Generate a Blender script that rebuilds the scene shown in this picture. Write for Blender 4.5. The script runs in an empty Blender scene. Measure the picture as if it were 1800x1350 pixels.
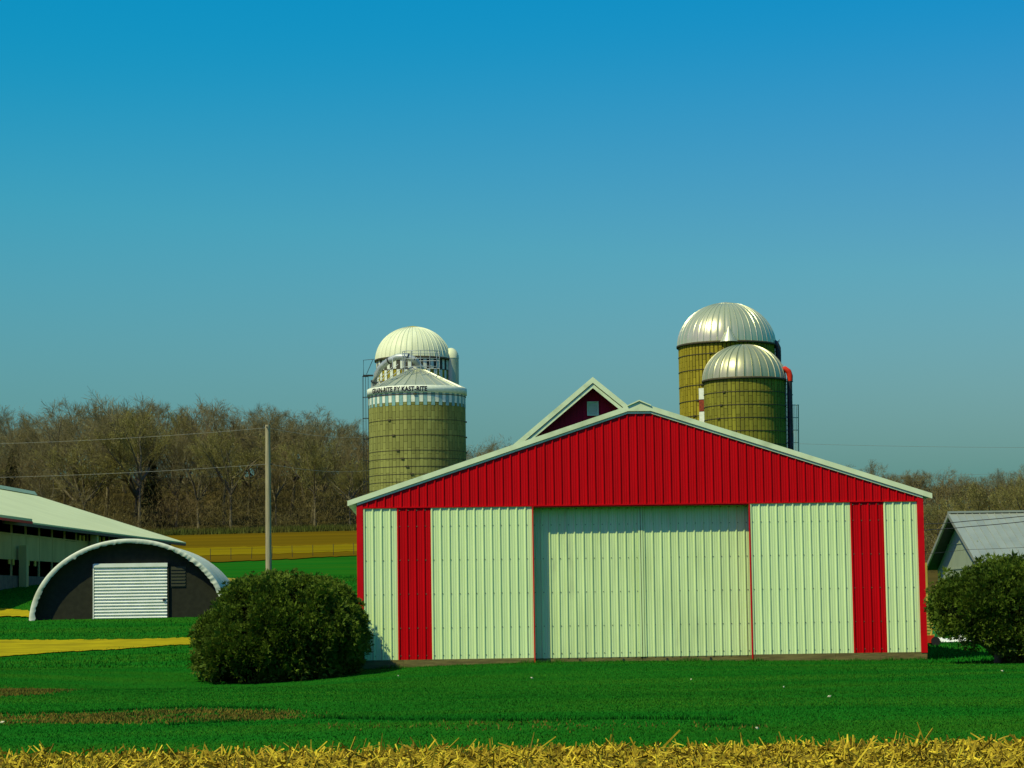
import bpy, math, random
import numpy as np
from mathutils import Vector, Matrix

# ------------------------------------------------------------------ camera, sky, sun, exposure
SC = bpy.context.scene
COL = SC.collection
F, CX, CY = 4200.0, 900.0, 675.0            # focal length and centre in the photograph's pixels
EYE = Vector((0, 0, 1.6))
PITCH = math.atan((1062 - 675) / F)
ROLL = -0.0145
CAMROT = Matrix.Rotation(math.pi / 2 + PITCH, 3, 'X') @ Matrix.Rotation(ROLL, 3, 'Z')
cam = bpy.data.cameras.new('camera')
cam.sensor_width = 36.0
cam.lens = 36.0 * F / 1800.0
cam.clip_start = 0.5
cam.clip_end = 6000
camo = bpy.data.objects.new('camera', cam)
camo.matrix_world = Matrix.Translation(EYE) @ CAMROT.to_4x4()
COL.objects.link(camo)
SC.camera = camo

SUN_AZ, SUN_EL = math.radians(47), math.radians(52)   # sun behind the camera, to the left
world = bpy.data.worlds.new('World')
SC.world = world
world.use_nodes = True
nt = world.node_tree
bg = nt.nodes['Background']
sky = nt.nodes.new('ShaderNodeTexSky')
sky.sky_type = 'NISHITA'
sky.sun_disc = False
sky.sun_elevation = SUN_EL
sky.sun_rotation = math.pi + SUN_AZ
sky.altitude = 0
sky.air_density = 2.0
sky.dust_density = 2.0
sky.ozone_density = 10.0
sep = nt.nodes.new('ShaderNodeSeparateColor')
com = nt.nodes.new('ShaderNodeCombineColor')
nt.links.new(sky.outputs[0], sep.inputs[0])


def wmath(op, a, b):
    n = nt.nodes.new('ShaderNodeMath')
    n.operation = op
    nt.links.new(a, n.inputs[0])
    n.inputs[1].default_value = b
    return n.outputs[0]


rx = wmath('MULTIPLY', wmath('SUBTRACT', sep.outputs[0], 2.0), 1.5)
rsum = nt.nodes.new('ShaderNodeMath')                     # smooth ramp: half of x + sqrt(x^2 + c)
rsum.operation = 'ADD'
nt.links.new(rx, rsum.inputs[0])
nt.links.new(wmath('POWER', wmath('ADD', wmath('POWER', wmath('ABSOLUTE', rx, 0.0), 2.0), 0.05), 0.5), rsum.inputs[1])
red = wmath('MINIMUM', wmath('MULTIPLY', rsum.outputs[0], 0.5), 2.2)
nt.links.new(red, com.inputs[0])
gsub = nt.nodes.new('ShaderNodeMath')
gsub.operation = 'SUBTRACT'
nt.links.new(wmath('MULTIPLY', sep.outputs[1], 0.985), gsub.inputs[0])
nt.links.new(wmath('MULTIPLY', wmath('MAXIMUM', wmath('SUBTRACT', sep.outputs[2], 4.15), 0.0), 1.0), gsub.inputs[1])
nt.links.new(gsub.outputs[0], com.inputs[1])
nt.links.new(wmath('MULTIPLY', sep.outputs[2], 1.2), com.inputs[2])
nt.links.new(com.outputs[0], bg.inputs[0])
bg.inputs[1].default_value = 0.1
SUN_DIR = Vector((-math.sin(SUN_AZ) * math.cos(SUN_EL), -math.cos(SUN_AZ) * math.cos(SUN_EL), math.sin(SUN_EL)))
sun = bpy.data.lights.new('sun', 'SUN')
sun.energy = 4.4
sun.angle = math.radians(0.5)
sun.color = (1.0, 0.99, 0.56)
suno = bpy.data.objects.new('sun', sun)
suno.rotation_euler = (-SUN_DIR).to_track_quat('-Z', 'Y').to_euler()
suno.location = (-40, -40, 60)
COL.objects.link(suno)
SC.view_settings.view_transform = 'Standard'
SC.view_settings.look = 'None'
SC.view_settings.exposure = 0.0
SC.view_settings.gamma = 1.0
SC.render.engine = 'CYCLES'
SC.cycles.max_bounces = 6
SC.cycles.transparent_max_bounces = 4

RNG = random.Random(7)
NR = np.random.default_rng(11)
TAU = 2 * math.pi


# ------------------------------------------------------------------ helpers
def at(px, py, D):
    """world point on the sight line of photo pixel (px, py) at world depth Y = D"""
    r = CAMROT @ Vector(((px - CX) / F, -(py - CY) / F, -1.0))
    return EYE + r * (D / r.y)


PROF = [(-80, 0), (75, 0), (88, .2), (100, .68), (110, 1.12), (130, 2.85), (150, 3.5), (180, 5.1), (260, 9.8), (275, 11.6), (300, 15.8), (330, 19.5),
        (360, 21.5), (420, 23.0), (600, 25.0), (3000, 27.0)]
PY = np.array([p[0] for p in PROF], float)
PZ = np.array([p[1] for p in PROF], float)


def G(x, y):
    """terrain height (works on arrays)"""
    x = np.asarray(x, float)
    y = np.asarray(y, float)
    z = (np.interp(y, PY, PZ) + np.interp(y - 4, PY, PZ) + np.interp(y + 4, PY, PZ)) / 3
    k = np.clip((x + 2) / 26, 0, 1)
    k = k * k * (3 - 2 * k)
    yr = np.clip((y - 95) / 120, 0, 1)
    z = z * (1 - k) + z * k * (0.15 + 0.45 * yr)
    z = z - 0.36 * np.exp(-((x + 7.5) / 4.6) ** 2 - ((y - 57.0) / 6.0) ** 2)
    z = z + 0.05 * np.sin(x * 0.35 + 1.0) * np.sin(y * 0.23) * np.clip((y - 20) / 20, 0, 1) * np.clip((95 - y) / 20, 0.0, 1)
    z = z + 0.5 * np.sin(x * 0.03 + 0.4) * np.clip((y - 190) / 80, 0, 1)
    return z


def g(x, y):
    return float(G(x, y))


def hit(px, py, d0=15.0, d1=420.0):
    """where the sight line of a pixel meets the terrain"""
    prev = d0
    d = d0
    while d < d1:
        p = at(px, py, d)
        if p.z <= g(p.x, p.y):
            lo, hi = prev, d
            for _ in range(20):
                m = (lo + hi) / 2
                q = at(px, py, m)
                if q.z <= g(q.x, q.y):
                    hi = m
                else:
                    lo = m
            q = at(px, py, hi)
            return Vector((q.x, q.y, g(q.x, q.y)))
        prev = d
        d *= 1.01
    q = at(px, py, d1)
    return q


class MB:
    def __init__(self):
        self.v, self.f, self.s = [], [], []

    def add(self, vs, fs, smooth=False):
        o = len(self.v)
        self.v += [tuple(p) for p in vs]
        self.f += [tuple(i + o for i in f) for f in fs]
        self.s += [smooth] * len(fs)
        return self

    def box(self, x0, x1, y0, y1, z0, z1):
        v = [(x, y, z) for z in (z0, z1) for y in (y0, y1) for x in (x0, x1)]
        return self.add(v, [(0, 2, 3, 1), (4, 5, 7, 6), (0, 1, 5, 4), (2, 6, 7, 3), (0, 4, 6, 2), (1, 3, 7, 5)])

    def prism(self, poly, y0, y1):
        """polygon in (x, z), counter-clockwise seen from -y, extruded from y0 to y1"""
        n = len(poly)
        v = [(x, y0, z) for x, z in poly] + [(x, y1, z) for x, z in poly]
        f = [tuple(range(n)), tuple(range(2 * n - 1, n - 1, -1))]
        f += [(i, i + n, (i + 1) % n + n, (i + 1) % n) for i in range(n)]
        return self.add(v, f)

    def tube(self, pts, r, n=6, smooth=True, cap=True):
        pts = [Vector(p) for p in pts]
        rs = r if isinstance(r, (list, tuple)) else [r] * len(pts)
        v, f = [], []
        for i, p in enumerate(pts):
            t = (pts[min(i + 1, len(pts) - 1)] - pts[max(i - 1, 0)]).normalized()
            a = Vector((0, 0, 1)) if abs(t.z) < .9 else Vector((1, 0, 0))
            u = t.cross(a).normalized()
            w = t.cross(u)
            for k in range(n):
                c = TAU * k / n
                v.append(p + (u * math.cos(c) + w * math.sin(c)) * rs[i])
        for i in range(len(pts) - 1):
            for k in range(n):
                a, b = i * n + k, i * n + (k + 1) % n
                f.append((a, b, b + n, a + n))
        self.add(v, f, smooth)
        if cap:
            self.add(v[:n], [tuple(range(n))])
            self.add(v[-n:], [tuple(range(n - 1, -1, -1))])
        return self

    def build(self, name, mat, parent=None, loc=(0, 0, 0), rotz=0.0):
        me = bpy.data.meshes.new(name)
        me.from_pydata(self.v, [], self.f)
        me.polygons.foreach_set('use_smooth', self.s)
        me.materials.append(mat)
        me.update()
        return link(name, me, parent, loc, rotz)


def link(name, me, parent=None, loc=(0, 0, 0), rotz=0.0):
    o = bpy.data.objects.new(name, me)
    COL.objects.link(o)
    o.parent = parent
    o.location = loc
    o.rotation_euler = (0, 0, rotz)
    return o


def fast_mesh(name, verts, faces, mat, parent=None, smooth=False):
    """verts (n,3) array, faces (m,k) array"""
    me = bpy.data.meshes.new(name)
    m, k = faces.shape
    me.vertices.add(len(verts))
    me.vertices.foreach_set('co', np.asarray(verts, np.float32).ravel())
    me.loops.add(m * k)
    me.loops.foreach_set('vertex_index', faces.astype(np.int32).ravel())
    me.polygons.add(m)
    me.polygons.foreach_set('loop_start', np.arange(m, dtype=np.int32) * k)
    me.polygons.foreach_set('use_smooth', np.full(m, smooth))
    me.update(calc_edges=True)
    me.validate()
    me.materials.append(mat)
    return link(name, me, parent)


def tag(o, label, cat, group=None):
    o['label'] = label
    o['category'] = cat
    if group:
        o['group'] = group
    return o


def thing(name, label, cat, loc=(0, 0, 0), rotz=0.0, group=None):
    return tag(link(name, None, None, loc, rotz), label, cat, group)


def struct(o):
    o['kind'] = 'structure'
    return o


def stuff(o, label=None, cat=None):
    o['kind'] = 'stuff'
    if label:
        tag(o, label, cat)
    return o


# ------------------------------------------------------------------ materials
def M(name, c1, c2=None, rough=.7, metal=0., scale=3., stretch=(1, 1, 1), bump=0., bscale=40., lo=.35, hi=.65, c3=None,
      c3scale=.6, c3lo=.55, c3hi=.75, island=0., spec=.12, trans=0., transcol=None, detail=5.):
    m = bpy.data.materials.new(name)
    m.use_nodes = True
    t = m.node_tree
    N, L = t.nodes.new, t.links.new
    b = t.nodes['Principled BSDF']
    b.inputs['Roughness'].default_value = rough
    b.inputs['Metallic'].default_value = metal
    b.inputs['Specular IOR Level'].default_value = spec
    tc = N('ShaderNodeTexCoord')
    oi = N('ShaderNodeObjectInfo')
    mul = N('ShaderNodeMath')
    mul.operation = 'MULTIPLY'
    L(oi.outputs['Random'], mul.inputs[0])
    mul.inputs[1].default_value = 91.7
    mp = N('ShaderNodeMapping')
    L(tc.outputs['Object'], mp.inputs[0])
    mp.inputs['Scale'].default_value = stretch
    add = N('ShaderNodeVectorMath')
    L(mp.outputs[0], add.inputs[0])
    L(mul.outputs[0], add.inputs[1])

    def noise(s, d=5.):
        n = N('ShaderNodeTexNoise')
        n.inputs['Scale'].default_value = s
        n.inputs['Detail'].default_value = d
        L(add.outputs[0], n.inputs['Vector'])
        return n.outputs[0]

    def ramp(src, a, z):
        n = N('ShaderNodeMapRange')
        L(src, n.inputs[0])
        n.inputs[1].default_value = a
        n.inputs[2].default_value = z
        return n.outputs[0]

    def mix(fac, a, z):
        n = N('ShaderNodeMix')
        n.data_type = 'RGBA'
        if isinstance(fac, float):
            n.inputs[0].default_value = fac
        else:
            L(fac, n.inputs[0])
        for i, c in ((6, a), (7, z)):
            if isinstance(c, tuple):
                n.inputs[i].default_value = (*c, 1)
            else:
                L(c, n.inputs[i])
        return n.outputs[2]

    col = mix(ramp(noise(scale, detail), lo, hi), c1, c2 or c1)
    if c3:
        col = mix(ramp(noise(c3scale), c3lo, c3hi), col, c3)
    if island:
        ge = N('ShaderNodeNewGeometry')
        hv = N('ShaderNodeHueSaturation')
        rr = N('ShaderNodeMapRange')
        L(ge.outputs['Random Per Island'], rr.inputs[0])
        rr.inputs[3].default_value = 1 - island
        rr.inputs[4].default_value = 1 + island
        L(rr.outputs[0], hv.inputs['Value'])
        L(col, hv.inputs['Color'])
        col = hv.outputs[0]
    L(col, b.inputs['Base Color'])
    if bump:
        bp = N('ShaderNodeBump')
        bp.inputs['Strength'].default_value = bump
        bp.inputs['Distance'].default_value = .03
        L(noise(bscale, 3.), bp.inputs['Height'])
        L(bp.outputs[0], b.inputs['Normal'])
    if trans:
        tr = N('ShaderNodeBsdfTranslucent')
        if transcol:
            tr.inputs[0].default_value = (*transcol, 1)
        else:
            L(col, tr.inputs[0])
        ms = N('ShaderNodeMixShader')
        ms.inputs[0].default_value = trans
        L(b.outputs[0], ms.inputs[1])
        L(tr.outputs[0], ms.inputs[2])
        L(ms.outputs[0], t.nodes['Material Output'].inputs[0])
    return m


WHITE = M('white_painted_steel', (.67, .83, .39), (.60, .76, .35), rough=.42, scale=1.2, stretch=(3, 3, .5), lo=.3, hi=.75)
DOORWHITE = M('weathered_white_steel', (.65, .80, .37), (.53, .66, .29), rough=.45, scale=1.1, stretch=(2.5, 2.5, .6), lo=.3, hi=.8,
              c3=(.42, .50, .26), c3scale=.9, c3lo=.6, c3hi=.85)
RED = M('red_painted_steel', (.54, .001, .004), (.47, .001, .003), rough=.42, scale=1.0, stretch=(3, 3, .5))
REDTRIM = M('red_trim', (.62, .004, .008), (.54, .003, .006), rough=.45)
TRIM = M('pale_trim', (.72, .82, .50), (.64, .73, .43), rough=.45, scale=2.5, stretch=(1, 1, 1), c3=(.46, .54, .30), c3scale=1.4)
SKIRT = M('weathered_plank', (.20, .17, .055), (.12, .10, .035), rough=.85, scale=2, stretch=(1, 1, 8), bump=.4, bscale=8)
ROOFMETAL = M('galvanised_roofing', (.52, .57, .45), (.42, .47, .38), rough=.45, metal=.3, scale=.8)
DARK = M('painted_interior_shade', (.02, .02, .018), (.03, .03, .026), rough=.9)  # near-black colour stands in for the shade inside buildings
GALV = M('galvanised_steel', (.50, .53, .36), (.42, .45, .30), rough=.40, metal=.5, scale=1.5, lo=.3, hi=.7)
GALVDOME = M('galvanised_dome', (.62, .62, .34), (.54, .54, .29), rough=.30, metal=.55, spec=.5, scale=.9, lo=.3, hi=.7)
WHITEDOME = M('white_dome_paint', (.70, .73, .46), (.62, .65, .40), rough=.4, scale=.8, c3=(.45, .46, .33), c3scale=2.2, c3lo=.68, c3hi=.8)
PIPEGREY = M('grey_pipe', (.42, .46, .42), (.32, .36, .33), rough=.45, metal=.4)
DARKSTEEL = M('dark_steel', (.055, .06, .055), (.035, .04, .035), rough=.5, metal=.5)
HOOPSTEEL = M('hoop_steel', (.06, .055, .03), (.10, .085, .04), rough=.6, metal=.4, scale=6)
CONC_OLIVE = M('lichened_concrete_staves', (.235, .225, .022), (.165, .160, .020), island=.16, rough=.9, scale=1.6, stretch=(1, 1, .25), lo=.3, hi=.7,
               c3=(.10, .10, .03), c3scale=.5, bump=.3, bscale=30)
CONC_GREY = M('weathered_concrete_staves', (.245, .255, .065), (.175, .18, .045), island=.16, rough=.9, scale=1.5, stretch=(1, 1, .2), lo=.3, hi=.7,
              c3=(.16, .145, .02), c3scale=.35, bump=.3, bscale=30)
CONC_YELLOW = M('yellowish_concrete_staves', (.32, .265, .018), (.24, .20, .016), island=.16, rough=.9, scale=1.6, stretch=(1, 1, .25), lo=.3, hi=.7,
                c3=(.14, .12, .03), c3scale=.4, bump=.3, bscale=30)
STAVEWHITE = M('white_stave_paint', (.74, .78, .60), (.62, .67, .50), rough=.7, scale=6)
STAVETEAL = M('teal_stave_paint', (.22, .40, .36), (.16, .32, .28), rough=.7, scale=6)
STAVEDARK = M('black_stave_paint', (.05, .05, .04), (.08, .075, .05), rough=.8, scale=6)
LETTER = M('black_lettering', (.012, .012, .02), rough=.5)
YELLOWCAP = M('yellow_cap', (.52, .42, .03), (.40, .33, .03), rough=.6)
ORANGE = M('orange_red_paint', (.62, .035, .01), (.5, .03, .01), rough=.45)
RUST = M('rusty_steel', (.28, .05, .02), (.16, .04, .02), rough=.8, scale=8)
MAROON = M('barn_red_boards', (.34, .004, .02), (.27, .003, .016), rough=.6, scale=2, stretch=(4, 4, .4))
FABRIC = M('white_hoop_fabric', (.76, .80, .62), (.66, .71, .54), rough=.55, scale=1.5, c3=(.50, .52, .36), c3scale=.8, trans=.25,
           transcol=(.6, .6, .2))
MESHWALL = M('charcoal_end_wall', (.027, .028, .016), (.020, .021, .012), rough=.8, scale=5)
LOUVRE = M('grey_louvre', (.06, .065, .035), (.05, .05, .03), rough=.7)
ROLLDOOR = M('white_corrugated_door', (.78, .80, .66), (.70, .73, .58), rough=.4, scale=2)
CURTAIN = M('grey_curtain', (.46, .40, .15), (.38, .33, .12), rough=.7, scale=1.2, stretch=(1, 1, .4))
LIGHTROOF = M('pale_metal_roof', (.64, .66, .32), (.58, .60, .28), rough=.45, scale=.3)
POLEWOOD = M('grey_pole_wood', (.36, .32, .18), (.25, .22, .12), rough=.9, scale=4, stretch=(4, 4, .3), bump=.4, bscale=10)
YELLOWWOOD = M('yellow_timber', (.50, .40, .07), (.40, .31, .05), rough=.8, scale=4)
GREYWALL = M('grey_green_siding', (.30, .34, .22), (.25, .29, .19), rough=.6, scale=2, stretch=(3, 3, .5))
TARP = M('white_tarp', (.75, .75, .66), (.62, .62, .54), rough=.6, scale=4)
RUBBER = M('black_rubber', (.02, .02, .02), rough=.8)
WIRE = M('wire', (.30, .30, .24), rough=.5, metal=.5)
WIREDARK = M('dark_wire', (.03, .03, .03), rough=.6)
BUSHLEAF = M('arborvitae_leaf', (.105, .160, .012), (.055, .098, .008), rough=.65, scale=1.2, island=.26, spec=.12, trans=.2)
BUSHCORE = M('shade_core', (.022, .034, .006), (.014, .022, .004), rough=.95, scale=6, spec=0.)  # shade painted as a very dark green, for the bush core
BARK = M('grey_brown_bark', (.190, .160, .085), (.125, .104, .056), rough=.9, scale=2, stretch=(2, 2, .3))
TWIG = M('brown_twigs', (.205, .178, .072), (.140, .122, .048), rough=.9, scale=.25, island=.3)
TWIGRED = M('reddish_twigs', (.205, .162, .062), (.140, .112, .044), rough=.9, scale=.25, island=.3)
BUDDED = M('budding_twigs', (.205, .188, .050), (.150, .138, .038), rough=.9, scale=.25, island=.35)
EVERGREEN = M('dark_needles', (.040, .052, .014), (.026, .036, .010), rough=.8, scale=1, island=.3)
BRUSH = M('dry_undergrowth', (.150, .118, .038), (.085, .076, .024), rough=.9, scale=.12, island=.4, c3=(.170, .105, .040), c3scale=.06)
GRASS = M('lawn', (.007, .088, .006), (.010, .108, .008), rough=.9, scale=.5, stretch=(.28, 1, 1), c3=(.024, .105, .006), c3scale=.33, c3lo=.45, c3hi=.70,
          bump=.5, bscale=25, spec=.0)
BLADE = M('grass_blade', (.007, .135, .008), (.009, .108, .006), rough=.7, scale=.35, island=.13, spec=.03, stretch=(.28, 1, 1), c3=(.040, .150, .007), c3scale=.33,
          c3lo=.45, c3hi=.70)
BLADEDRY = M('dry_grass_blade', (.17, .12, .018), (.09, .085, .015), rough=.8, scale=.6, island=.35, spec=.02)
BLADEDARK = M('long_grass_blade', (.003, .060, .004), (.005, .072, .006), rough=.8, scale=.6, island=.35, spec=.02)
DIRT = M('dirt', (.38, .30, .010), (.26, .205, .009), rough=.95, scale=2.2, bump=1., bscale=7, stretch=(.5, 1, 1), c3=(.17, .145, .009), c3scale=.9, c3lo=.5, c3hi=.8, spec=0.)
SOILPATCH = M('worn_soil', (.105, .090, .007), (.050, .075, .007), spec=0., rough=.95, scale=1.2, bump=.5, bscale=12)
FIELDBROWN = M('brown_field', (.135, .086, .004), (.092, .062, .004), spec=0., rough=.95, scale=.1, stretch=(.15, 1.5, 1), bump=.4, bscale=3)
FIELDGOLD = M('golden_field', (.205, .150, .004), (.155, .116, .004), spec=0., rough=.95, scale=.1, stretch=(.15, 1.5, 1), bump=.4, bscale=3)
LITTER = M('leaf_litter', (.075, .058, .016), (.050, .042, .012), rough=.95, scale=.15, spec=0.)
STUBSOIL = M('stubble_soil', (.075, .045, .008), (.04, .025, .005), rough=.95, spec=0., scale=3, bump=.7, bscale=20)
STALK = M('corn_stalk', (.50, .385, .022), (.28, .185, .012), rough=.7, scale=6, island=.7, spec=.1)
PAPER = M('pale_leaf_scrap', (.6, .55, .35), rough=.8)

# ------------------------------------------------------------------ ground
ys = np.concatenate([np.arange(-60, 20, 4), np.arange(20, 110, .8), np.arange(110, 200, 2), np.arange(200, 340, 5),
                     np.geomspace(340, 3000, 22)])
xs = np.concatenate([-np.geomspace(1600, 44, 20), np.arange(-40, 40, .8), np.geomspace(42, 1600, 20)])
XX, YY = np.meshgrid(xs, ys)
ZZ = G(XX, YY)
nx, ny = len(xs), len(ys)
idx = np.arange(nx * ny).reshape(ny, nx)
quads = np.stack([idx[:-1, :-1], idx[:-1, 1:], idx[1:, 1:], idx[1:, :-1]], -1).reshape(-1, 4)
ground = struct(fast_mesh('ground', np.stack([XX, YY, ZZ], -1).reshape(-1, 3), quads, GRASS, smooth=True))


def sheet(name, top, bottom, mat, off=.03, cols=60, rows=6, wob=0.):
    """a ground sheet between two edge curves given as world (x, y) polylines"""
    def samp(line, n):
        line = np.array([(p[0], p[1]) for p in line], float)
        s = np.r_[0, np.cumsum(np.hypot(*np.diff(line, axis=0).T))]
        t = np.linspace(0, s[-1], n)
        return np.stack([np.interp(t, s, line[:, 0]), np.interp(t, s, line[:, 1])], -1)
    a, b = samp(top, cols), samp(bottom, cols)
    w = wob * (NR.random((2, cols)) - .5) * 2
    a[:, 1] += w[0]
    b[:, 1] += w[1]
    t = np.linspace(0, 1, rows)[:, None, None]
    p = a[None] * (1 - t) + b[None] * t
    z = G(p[..., 0], p[..., 1]) + off
    v = np.concatenate([p, z[..., None]], -1).reshape(-1, 3)
    i = np.arange(rows * cols).reshape(rows, cols)
    q = np.stack([i[1:, :-1], i[1:, 1:], i[:-1, 1:], i[:-1, :-1]], -1).reshape(-1, 4)
    return struct(fast_mesh(name, v, q, mat, smooth=True))


def line_of(pts):
    return [tuple(hit(px, py)[:2]) for px, py in pts]


TRACK_T = line_of([(-160, 1128), (-40, 1126), (100, 1126), (210, 1125), (300, 1123), (345, 1121), (430, 1116)])
TRACK_B = line_of([(-160, 1162), (-40, 1158), (30, 1153), (110, 1147), (200, 1143), (300, 1135), (345, 1134), (430, 1128)])
sheet('dirt_track', TRACK_T, TRACK_B, DIRT, .035, 90, 8, .35)
sheet('farm_lane', line_of([(-160, 1069), (0, 1071), (40, 1074), (70, 1078)]), line_of([(-160, 1084), (0, 1085), (40, 1086), (70, 1087)]), DIRT,
      .06, 40, 5, .3)


def band(name, y0, y1, x0, x1, mat, off, wob, tilt=0.):
    return sheet(name, [(x0, y1 - tilt), (x1, y1 + tilt)], [(x0, y0 - tilt), (x1, y0 + tilt)], mat, off, 120, 16, wob)


sheet('ploughed_field', [(-95, 259), (14, 259)], [(-95, 166), (-40, 171), (-24, 177), (-17, 182), (-11, 189), (14, 200)], FIELDBROWN, .06, 220, 24, 1.0)
sheet('dry_field_strip', [(-95, 207), (-20, 212), (14, 222)], [(-95, 186), (-30, 188), (-12, 196), (14, 208)], FIELDGOLD, .085, 220, 12, .8)
sheet('woodland_floor', [(30, 262), (130, 262)], [(24, 165), (90, 165)], LITTER, .15, 60, 40, 1.0)
sheet('woodland_floor', [(-420, 700), (480, 700)], [(-260, 262), (300, 262)], LITTER, .25, 140, 60, 1.0)

FX = at(0, 1326, 26.2).x
sheet('stubble_field', [(-16, 25.7), (16, 25.4)], [(-16, 6), (16, 6)], STUBSOIL, .02, 120, 30, .08)

PATCHES = [  # worn strips in the lawn: pixel outline -> world
    ([(-60, 1257), (60, 1257), (200, 1254), (330, 1247), (470, 1250), (540, 1258)], [(-60, 1274), (60, 1272), (200, 1273), (330, 1270), (470, 1265), (541, 1260)]),
    ([(-60, 1214), (40, 1212), (115, 1205), (122, 1208)], [(-60, 1226), (40, 1224), (100, 1216), (122, 1209)]),
    ([(500, 1277), (620, 1272), (760, 1269), (1020, 1270), (1260, 1275), (1380, 1279)], [(500, 1279), (620, 1281), (760, 1282), (1020, 1284), (1260, 1283), (1380, 1281)]),
    ([(190, 1192), (250, 1182), (330, 1168)], [(175, 1206), (240, 1198), (330, 1176)])]
patch_poly = []
for k, (a, b) in enumerate(PATCHES):
    la, lb = line_of(a), line_of(b)
    patch_poly.append(la + lb[::-1])


def inside(px, py, poly):
    r = np.zeros(px.shape, bool)
    n = len(poly)
    for i in range(n):
        (x1, y1), (x2, y2) = poly[i], poly[(i + 1) % n]
        c = ((y1 > py) != (y2 > py)) & (px < (x2 - x1) * (py - y1) / (y2 - y1 + 1e-9) + x1)
        r ^= c
    return r


def blades(name, x, y, h, w, mat, lean=.5, zoff=0.):
    n = len(x)
    a = NR.random(n) * TAU
    la = NR.random(n) * TAU
    ln = h * lean * NR.random(n)
    z = G(x, y) + zoff
    dx, dy = np.cos(a) * w / 2, np.sin(a) * w / 2
    v = np.empty((n, 3, 3))
    v[:, 0] = np.stack([x - dx, y - dy, z], -1)
    v[:, 1] = np.stack([x + dx, y + dy, z], -1)
    v[:, 2] = np.stack([x + np.cos(la) * ln, y + np.sin(la) * ln, z + h], -1)
    return stuff(fast_mesh(name, v.reshape(-1, 3), np.arange(3 * n).reshape(-1, 3), mat))


SHED_P = at(1132, 1168, 64.0)
SHED_YAW = math.radians(2.0)


def wallY(x):
    return SHED_P.y + (x - SHED_P.x) * math.tan(SHED_YAW)


# lawn in front of the shed
n = 430000
by = 25.5 + (67.5 - 25.5) * NR.random(n) ** .9
bx = (NR.random(n) * 2 - 1) * (by * .222 + 1.5)
keep = ~((by > wallY(bx) - .05) & (bx > SHED_P.x - 7.7) & (bx < SHED_P.x + 7.7))
for k, poly in enumerate(patch_poly):
    ins = inside(bx + NR.normal(0, .25, n), by + NR.normal(0, .28, n), poly)
    keep &= ~(ins & (NR.random(n) < (.72, .72, .15, 0.)[k]))
bx, by = bx[keep], by[keep]
o = blades('lawn_grass', bx, by, NR.uniform(.008, .030, len(bx)), NR.uniform(.008, .018, len(bx)), BLADE, 1.4)
tag(o, 'short bright green lawn grass in front of the red and white shed', 'grass')
# rough grass farther left, around the dirt track and behind the hoop building
n = 150000
by = 67 + (150 - 67) * NR.random(n)
bx = -40 + NR.random(n) * 40
keep = (np.abs(bx) < by * .225 + 2) & (bx < -1 + 0 * by)
keep &= ~inside(bx + NR.normal(0, .5, n), by + NR.normal(0, .7, n), TRACK_T + TRACK_B[::-1])
bx, by = bx[keep], by[keep]
o = blades('rough_grass', bx, by, NR.uniform(.025, .085, len(bx)), NR.uniform(.02, .05, len(bx)), BLADE, 1.1)
tag(o, 'green grass around the dirt track and hoop building', 'grass')
n = 30000
by = 60 + 45 * NR.random(n)
bx = SHED_P.x + 7 + NR.random(n) * 14
o = blades('side_grass', bx, by, NR.uniform(.03, .10, n), NR.uniform(.02, .06, n), BLADE, .9)
tag(o, 'green grass beside the shed under the right bush', 'grass')
# dry tufts on the worn strips and track edge
n = 420000
by = 26.0 + 30 * NR.random(n)
bx = (NR.random(n) * 2 - 1) * (by * .222 + 1)
keep = np.zeros(n, bool)
for k, poly in enumerate(patch_poly):
    lump = .55 + .45 * np.sin(bx * 1.9 + 2 * np.sin(by * 1.3)) * np.sin(bx * .7 + by * 2.1)
    keep |= inside(bx + NR.normal(0, .3, n), by + NR.normal(0, .3, n), poly) & (NR.random(n) < (.95, .9, .10, .12)[k] * lump)
o = blades('dry_grass', bx[keep], by[keep], NR.uniform(.02, .05, keep.sum()), NR.uniform(.015, .03, keep.sum()), BLADEDRY, 1.0)
tag(o, 'thin yellow-brown dry grass on the worn strips of the lawn', 'grass')
# long dark grass along the mower and wheel lines
LX, LY = [], []
for pts, wd in (([(-40, 1256), (130, 1253), (330, 1244), (480, 1246)], .03), ([(555, 1264), (700, 1266), (900, 1268), (1100, 1264), (1290, 1266)], .03),
                ([(1240, 1277), (1340, 1277)], .03), ([(290, 1276), (430, 1268)], .03)):
    ln = np.array(line_of(pts))
    s = np.r_[0, np.cumsum(np.hypot(*np.diff(ln, axis=0).T))]
    m = int(s[-1] * 170)
    t = NR.random(m) * s[-1]
    wob = .03 * np.sin(t * .9) + .02 * np.sin(t * 2.1)
    LX.append(np.interp(t, s, ln[:, 0]) + NR.normal(0, wd, m))
    LY.append(np.interp(t, s, ln[:, 1]) + NR.normal(0, wd, m) + wob)
LX, LY = np.concatenate(LX), np.concatenate(LY)
o = blades('long_grass', LX, LY, NR.uniform(.03, .08, len(LX)), NR.uniform(.012, .022, len(LX)), BLADEDARK, .8)
tag(o, 'longer dark grass along the mower and wheel lines in the lawn', 'grass')

# unmown tufts along the foot of the shed wall
n = 5200
wx = SHED_P.x - 7.6 + 15.2 * NR.random(n)
wy = wallY(wx) - .07 - np.abs(NR.normal(0, .06, n))
clump = .35 + .65 * np.clip(np.sin(wx * 2.3) * np.sin(wx * .9 + 1) + .4 * np.sin(wx * 7.1), 0, 1)
o = blades('wall_grass', wx, wy, NR.uniform(.03, .15, n) * clump, NR.uniform(.008, .018, n), BLADE, .7)
tag(o, 'uncut grass tufts along the foot of the shed wall', 'grass')

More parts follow.
